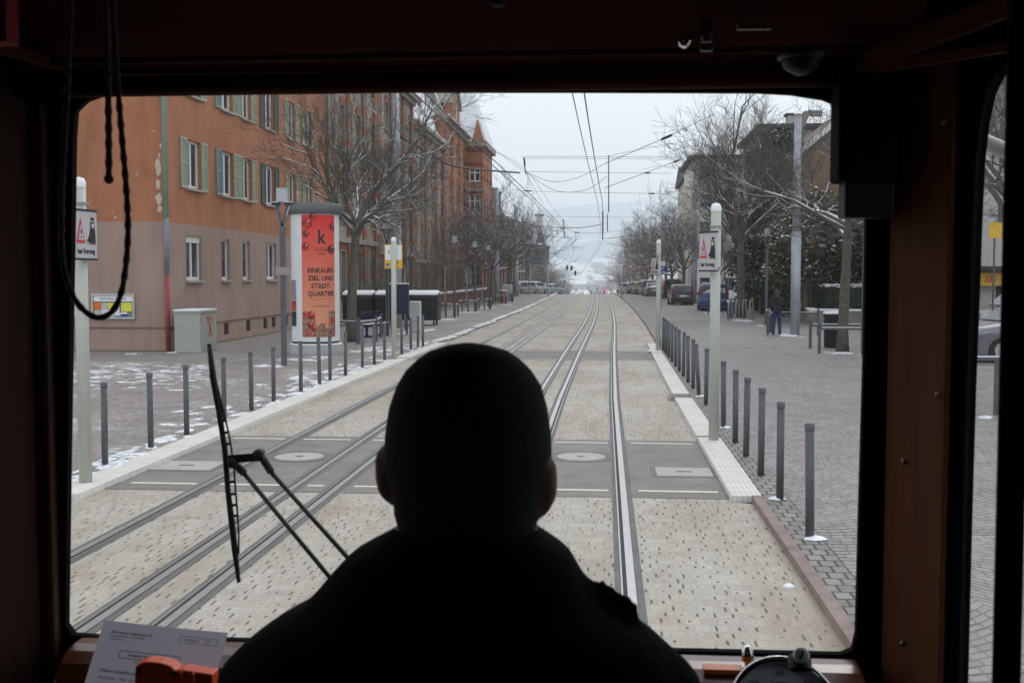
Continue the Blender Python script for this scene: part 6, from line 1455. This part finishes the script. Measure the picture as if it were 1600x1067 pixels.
# strip of orange reflector on the ledge
q0=at(1098,1036,1.70); q1=at(1158,1029,1.70); MB().box(q0.x,q1.x,1.675,1.70,zd-.006,zd+.001).build('orange_label',mat('orange_label',(.55,.12,.02),.35),TRAM)
# paper with the driving order
PB=NB('translucent_paper'); PB.col((.66,.66,.76)); PB.set(Roughness=.9); _t=PB.t.nodes.new('ShaderNodeBsdfTranslucent'); _t.inputs[0].default_value=(.62,.62,.74,1); _m=PB.t.nodes.new('ShaderNodeMixShader'); _m.inputs[0].default_value=.55
PB.t.links.new(PB.p.outputs[0],_m.inputs[1]); PB.t.links.new(_t.outputs[0],_m.inputs[2]); PB.t.links.new(_m.outputs[0],PB.o.inputs[0]); PAP=PB.m
TL=at(163,968,1.50); TR=at(356,988,1.445); u_=(TR-TL); W=u_.length; u_.normalize(); v_=at(137,1067,1.455)-TL; v_=(v_-u_*v_.dot(u_)).normalized(); nn_=v_.cross(u_).normalized()
if nn_.y>0: nn_=-nn_
t=thing('paper_sheet','printed duty sheet leaning on the dashboard at the lower left','paper',TL)
Mx=Matrix((u_,-v_,nn_)).transposed(); 
if Mx.determinant()<0: nn_=-nn_; Mx=Matrix((u_,-v_,nn_)).transposed()
t.rotation_mode='QUATERNION'; t.rotation_quaternion=Mx.to_quaternion()
sg=1
a=MB(); nx2=8
for i in range(nx2+1):
    for j in range(nx2+1): a.v.append((W*i/nx2,-W*1.414*j/nx2,-.006*math.sin(math.pi*i/nx2)*.6-.004*(j/nx2)**2))
a.f=[(i*9+j,i*9+j+1,(i+1)*9+j+1,(i+1)*9+j) for i in range(8) for j in range(8)]; a.mi=[0]*64; a.build('sheet',PAP,t,True)
zs=.003 
def ptx(s_,x,y,sz,al='LEFT',bold=0): text('print',s_,sz*.53*W/.168,INK,t,(x*W,-y*W,zs),(0,0,0),bold,al,ext=.0001)
Bd=.00012
ptx('SSB Stuttgarter Straßenbahnen AG',.10,.075,.0075,bold=.0001); ptx('Innendienst Betrieb · Tel. 885-2681',.10,.098,.0062); ptx('Einsatzplanung',.10,.118,.0062)
ptx('Auftrags-Nr.      1421',.69,.075,.0075); ptx('Fahrauftrag für Oldtimer-Einsatz',.46,.215,.0082,'CENTER',.0001); ptx('am SSF-E (1-wagenzug)',.46,.256,.0075,'CENTER')
ptx('Oldtimer-Sonderfahrt am:',.10,.33,.009,bold=.0001); ptx('Sonntag, 13. Januar 2013',.50,.33,.0075,bold=.0001); ptx('Dienstbeginn:   10:40   Uhr',.10,.375,.0085); ptx('an der Einstiegshaltestelle',.10,.42,.0085); ptx('Fahrzeuge:',.30,.48,.0085); ptx('Reserve:',.30,.53,.0085); ptx('Fahrtenbeschreibung:',.12,.58,.009)
mb=MB()
def frame(x0,x1,y0,y1,w_=.0005):
    for a0,a1,b0,b1 in ((x0,x1,y0,y0),(x0,x1,y1,y1),(x0,x0,y0,y1),(x1,x1,y0,y1)):
        mb.box(a0*W-w_,a1*W+w_,-b1*W-w_,-b0*W+w_,zs,zs+.0002)
frame(.22,.70,.19,.238); mb.build('printed_box',INK,t); mb=MB(); frame(.66,.95,.055,.095,.0003); mb.build('printed_box',INK,t)
# orange ticket device
Yd=1.36; C0=at(208,1067,Yd); t=thing('orange_holder','bright orange plastic holder standing in front of the paper','holder',C0)
def lp(px,py): q=at(px,py,Yd)-C0; return (q.x,q.z)
ORG=mat('orange_plastic',(.85,.11,.025),.38,var=.06)
MB().prism([lp(206,1120),lp(211,1040),lp(219,1036),(lp(228,1033)),lp(250,1035),lp(266,1040),lp(273,1047),lp(284,1046),lp(332,1053),lp(330,1120)],'y',0,.025).build('case',ORG,t,bev=.002)
for (a0,b0,a1,b1) in ((282,1048,286,1062),(301,1050,305,1065)): p0,p1=lp(a0,b1),lp(a1,b0); MB().box(p0[0],p1[0],-.004,-.0005,p0[1],p1[1]).build('rib',ORG,t,bev=.001)
for (a0,b0,a1,b1) in ((214,1041,221,1052),(266,1048,277,1055)): p0,p1=lp(a0,b1),lp(a1,b0); MB().box(p0[0],p1[0],-.0015,-.0003,p0[1],p1[1]).build('black_latch',INK,t)
# hanging cords
ROPE=mat('braided_cord',(.10,.075,.062),.9,var=.35,vs=180)
def rope(label,pts,Y,r,knob=False):
    P_=[at(x,y,Y) for x,y in pts]; Q=[]
    for i in range(len(P_)-1):
        p0=P_[max(i-1,0)];p1=P_[i];p2=P_[i+1];p3=P_[min(i+2,len(P_)-1)]; k=max(2,int((p2-p1).length/.0022))
        for j in range(k):
            s_=j/k; Q.append(.5*((2*p1)+(p2-p0)*s_+(2*p0-5*p1+4*p2-p3)*s_*s_+(3*p1-p0-3*p2+p3)*s_**3))
    Q.append(P_[-1]); o0=Q[0]; mb=MB(); n=8; mb.tube([q-o0 for q in Q],r,n,True)
    for i in range(len(Q)):
        c_=Q[i]-o0
        for j in range(n):
            k=i*n+j; v=Vector(mb.v[k])-c_; f=1+.16*math.cos(2*(2*math.pi*j/n)+i*.75)+.08*math.cos(2*(2*math.pi*j/n)-i*.75); mb.v[k]=tuple(c_+v*f)
    t=thing('cord',label,'cord',o0); mb.build('braid',ROPE,t,True)
    if knob: MB().ball(Q[-1]-o0,r*1.5,10,8).build('whipped_end',ROPE,t,True)
rope('long dark braided cord hanging in a loop at the left of the windscreen',[(112,-60),(108,60),(103,180),(97,290),(96,370),(100,420),(112,458),(130,484),(152,496),(174,488),(188,462),(196,420),(200,360),(197,290),(190,210),(183,120),(178,40),(174,-60)],1.22,.0034)
rope('short dark braided cord with whipped end hanging straight down inside the loop',[(165,-60),(167,60),(169,150),(170,230),(170,280)],1.24,.0038,True)
# windscreen wiper, outside the glass
YO=YW+.075; t=thing('windscreen_wiper','black windscreen wiper with twin parallel arms outside the glass','wiper',at(366,722,YO)); o0=at(366,722,YO)
def w3(px,py,dy=0): return at(px,py,YO)-o0+Vector((0,dy,0))
MB().tube([w3(327,537),w3(333,590),w3(342,640),w3(347,675),w3(351,700),w3(354,737),w3(356,765),w3(362,815),w3(367,860),w3(373,909)],[.0042,.0062,.0058,.0050,.0052,.0050,.0050,.0058,.0056,.0035],8).build('blade',BLACK,t,True)
mb=MB(); mb.tube([w3(339,600),w3(348.5,640),w3(357,675),w3(361.5,700),w3(366,737),w3(368,765),w3(371,800),w3(373,835),w3(373,865)],.0018,6); 
for a0,a1 in (((344,657),(352,656)),((347,676),(357,675)),((349,694),(360,693)),((355,753),(367,752)),((358,772),(368,771)),((361,789),(370,788)),((364,806),(371,805))): mb.tube([w3(*a0),w3(*a1)],.0026,5)
mb.build('blade_frame',BLACK,t,True)
MB().bar(w3(360,716,-.008),w3(413,712,-.008),.004,.014).build('link_plate',BLACK,t) ; MB().tube([w3(406,708,-.015),w3(406,708,.004)],.0085,14).tube([w3(366,722,-.015),w3(366,722,.004)],.008,14).build('pivot',BLACK,t,True)
ARM=mat('wiper_arm_grey',(.035,.037,.04),.5)
e1,e2=at(600,1003,YO)-o0,at(640,985,YO)-o0
mb=MB(); mb.tube([w3(366,722),w3(382,740)],[.008,.0065],10); mb.tube([w3(382,740),w3(510,895),e1],.0042,10); mb.build('arm',ARM,t,True)
mb=MB(); mb.tube([w3(406,708),w3(424,738)],[.008,.0065],10); mb.tube([w3(424,738),w3(541,868),e2],.0042,10); mb.build('arm',ARM,t,True)
# mirror bracket seen through the corner window
a0=at(1480,198,2.0); a1=at(1690,285,1.95); t=thing('mirror_bracket','off-white tubular mirror bracket outside the corner window','bracket',a0); MB().tube([Vector((0,0,0)),a1-a0],.0135,14).build('tube',mat('old_white_paint',(.5,.49,.45),.5),t,True)
t.parent=None
# ================================================================ the driver
DRV=thing('driver','close-cropped driver in dark jacket seen from behind in front of the windscreen','person',(0,0,0)); DRV.name='person'
YD=1.08; sc=YD/F
def dz(py): return at(728,py,YD).z
def dx(px,py): return at(px,py,YD).x
zt=dz(537); hx=dx(728,680); DRV.location=(hx,YD,FL)
def L_(x,y,z): return (x-hx,y-YD,z-FL)
HSK=mat('driver_skin',(.30,.15,.11),.6,var=.08); CROP=mat('cropped_dark_hair',(.03,.024,.02),.95,var=.4,vs=120); DJ=mat('driver_jacket',(.006,.0065,.009),.95,var=.4,vs=9,bump=.6,bs=16,spec=.1)
prof=[(537,728,2),(541,728,30),(550,729,58),(562,729,77),(580,729,96),(605,730,112),(640,729,123),(680,729,129),(715,729,130),(745,729,126),(775,730,118),(800,730,111),(830,731,103)]
prof=[(py,dx(c,py),w_*sc) for py,c,w_ in prof]
mb=MB(); n=28
def loft(mb,rings,n=28):
    o=len(mb.v)
    for (x,y,z,rx,ry) in rings:
        for j in range(n):
            a_=2*math.pi*j/n; mb.v.append((x+rx*math.cos(a_),y+ry*math.sin(a_),z))
    k=len(rings); f=[(o+i*n+j,o+i*n+(j+1)%n,o+(i+1)*n+(j+1)%n,o+(i+1)*n+j) for i in range(k-1) for j in range(n)]
    f+= [tuple(o+j for j in range(n))[::-1],tuple(o+(k-1)*n+j for j in range(n))]
    mb.f+=f; mb.mi+=[0]*len(f)
rings=[]
for py,xc,w_ in prof[::-1]:
    z=dz(py); ry=w_*1.13 if py<780 else w_*.95; yo=.02 if py<780 else .0
    x_,y_,z_=L_(xc,YD+yo,z); rings.append((x_,y_,z_,max(w_,.002),max(ry,.002)))
hb=MB(); loft(hb,rings,32)
zh=dz(745)-FL
hb.ball((0,.075,zh-.045),(.055,.060,.065),16,12)           # jaw and chin
hb.ball((0,.135,zh-.005),(.012,.022,.022)); hb.ball((0,.122,zh-.045),(.028,.014,.010)); hb.ball((-.032,.115,zh+.028),(.018,.012,.010)); hb.ball((.032,.115,zh+.028),(.018,.012,.010)); hb.ball((0,.115,zh+.046),(.06,.018,.010))
limb(hb,(0,.0,dz(850)-FL),(0,.01,dz(760)-FL),.060,.062,18)  # neck
hb.ball((0,-.0,dz(930)-FL),(.10,.07,.10),16,10); hb.ball((0,0,dz(1080)-FL-.1),(.16,.09,.26),16,12)
for s_,(x0,y0,x1,y1) in ((-1,(583,703,620,793)),(1,(838,715,866,806))):
    xm=(dx(x0,y0)+dx(x1,y0))/2-hx-s_*.001; z0,z1=dz(y0)-FL,dz(y1)-FL; hb.ball((xm,.010,(z0+z1)/2+.004),(.0135,.020,.030),12,10); hb.ball((xm-s_*.004,.016,z1+.010),(.010,.012,.014),10,8); hb.ball((xm+s_*.001,.004,z0-.012),(.0125,.015,.014),10,8)
# hands on the controls
for s_ in (-1,1):
    wr=Vector((s_*.20,.42,.66)); pc=wr+Vector((0,.055,.0)); limb(hb,(s_*.25,.26,.62),wr,.032,.026,10); hb.ball(pc,(.040,.046,.018),12,8)
    for j in range(4):
        st=pc+Vector(((j-1.5)*.019,.038,0)); l=(.030,.036,.034,.026)[j]; m1=st+Vector((0,l*.8,-.010)); m2=m1+Vector((0,l*.25,-l*.7)); limb(hb,st,m1,.0090,.0085,6); limb(hb,m1,m2,.0082,.0075,6)
    tb=pc+Vector((-s_*.034,-.012,0)); m1=tb+Vector((-s_*.022,.026,-.006)); limb(hb,tb,m1,.0105,.0095,6); limb(hb,m1,m1+Vector((0,.02,-.014)),.009,.008,6)
link('body',remesh(hb,'body',HSK,.0055,3),DRV)
cb=MB(); loft(cb,[(x,y-.004,z,rx+.0025,ry+.002) for (x,y,z,rx,ry) in rings],32)
me=cb.mesh('hair',CROP,True); o=link('hair',me,DRV)
jr_=[(818,730,106,.070),(826,730,116,.075),(836,729,132,.085),(848,727,155,.09),(862,723,176,.095),(880,718,190,.10),(902,714,206,.105),(925,712,224,.110),(945,716,246,.115),(962,716,282,.118),(988,716,322,.12),(1018,712,354,.125),(1050,708,382,.13),(1100,710,392,.135),(1200,710,390,.14),(1500,710,360,.14),(1700,710,340,.15),(1800,710,340,.15)]
jb=MB(); loft(jb,[(dx(c,py)-hx,0,dz(py)-FL,w_*sc,ry) for py,c,w_,ry in jr_[::-1]],30)
for s_ in (-1,1):
    sh=(s_*.178,.0,dz(1085)-FL); el=(s_*.25,.06,.70-.02); wr=(s_*.215,.36,.655); limb(jb,sh,el,.060,.054,12); limb(jb,el,wr,.055,.042,12)
jb.tube([L_(*at(930,915,YD)),L_(*at(965,934,YD)),L_(*at(1001,950,YD))],[.010,.0095,.006],8)
link('jacket',remesh(jb,'jacket',DJ,.0085,4),DRV)
tb_=MB(); tb_.ball((0,0,-.02+.38),(.17,.14,.12),14,8)
for s_ in (-1,1): limb(tb_,(s_*.09,0,.36),(s_*.13,.36,.40),.085,.068,12); limb(tb_,(s_*.13,.36,.40),(s_*.13,.38,.09),.062,.05,12)
link('trousers',remesh(tb_,'trousers',DJ,.012,3),DRV)
for s_ in (-1,1): a=MB(); a.ball((s_*.13,.42,.045),(.045,.13,.045),12,8); link('shoe',remesh(a,'shoe',BLACK,.01,1),DRV)
t=thing('driver_seat','round stool under the driver','seat',(hx,YD-.03,FL)); MB().lathe([(.02,0),(.17,0),(.17,.03),(.03,.04),(.03,.22),(.18,.23),(.19,.26),(.17,.285),(0,.29)],24).build('stool',BLACK,t,True)
t=thing('control_desk','dark control desk with handwheel in front of the driver','control desk',(hx,1.50,FL)); MB().box(-.32,.32,.02,.14,0,.62).build('desk',DKWD,t,bev=.01); MB().tube([(.33*math.cos(k*math.pi/12)*.6,.0+.0,.63) for k in range(2)],.01,6).build('spindle',DARKM,t)
# ================================================================ air
HZ=NB('winter_haze'); nt=HZ.t; nt.nodes.remove(HZ.p); vol=nt.nodes.new('ShaderNodeVolumePrincipled'); vol.inputs['Color'].default_value=(.93,.975,1,1); vol.inputs['Density'].default_value=.00035; vol.inputs['Anisotropy'].default_value=.2
nt.links.new(vol.outputs[0],HZ.o.inputs['Volume'])
o=MB().box(-7100,7100,-80,7950,-110,450).build('haze',HZ.m); tag(o,'pale winter haze filling the valley air','haze',kind='stuff')
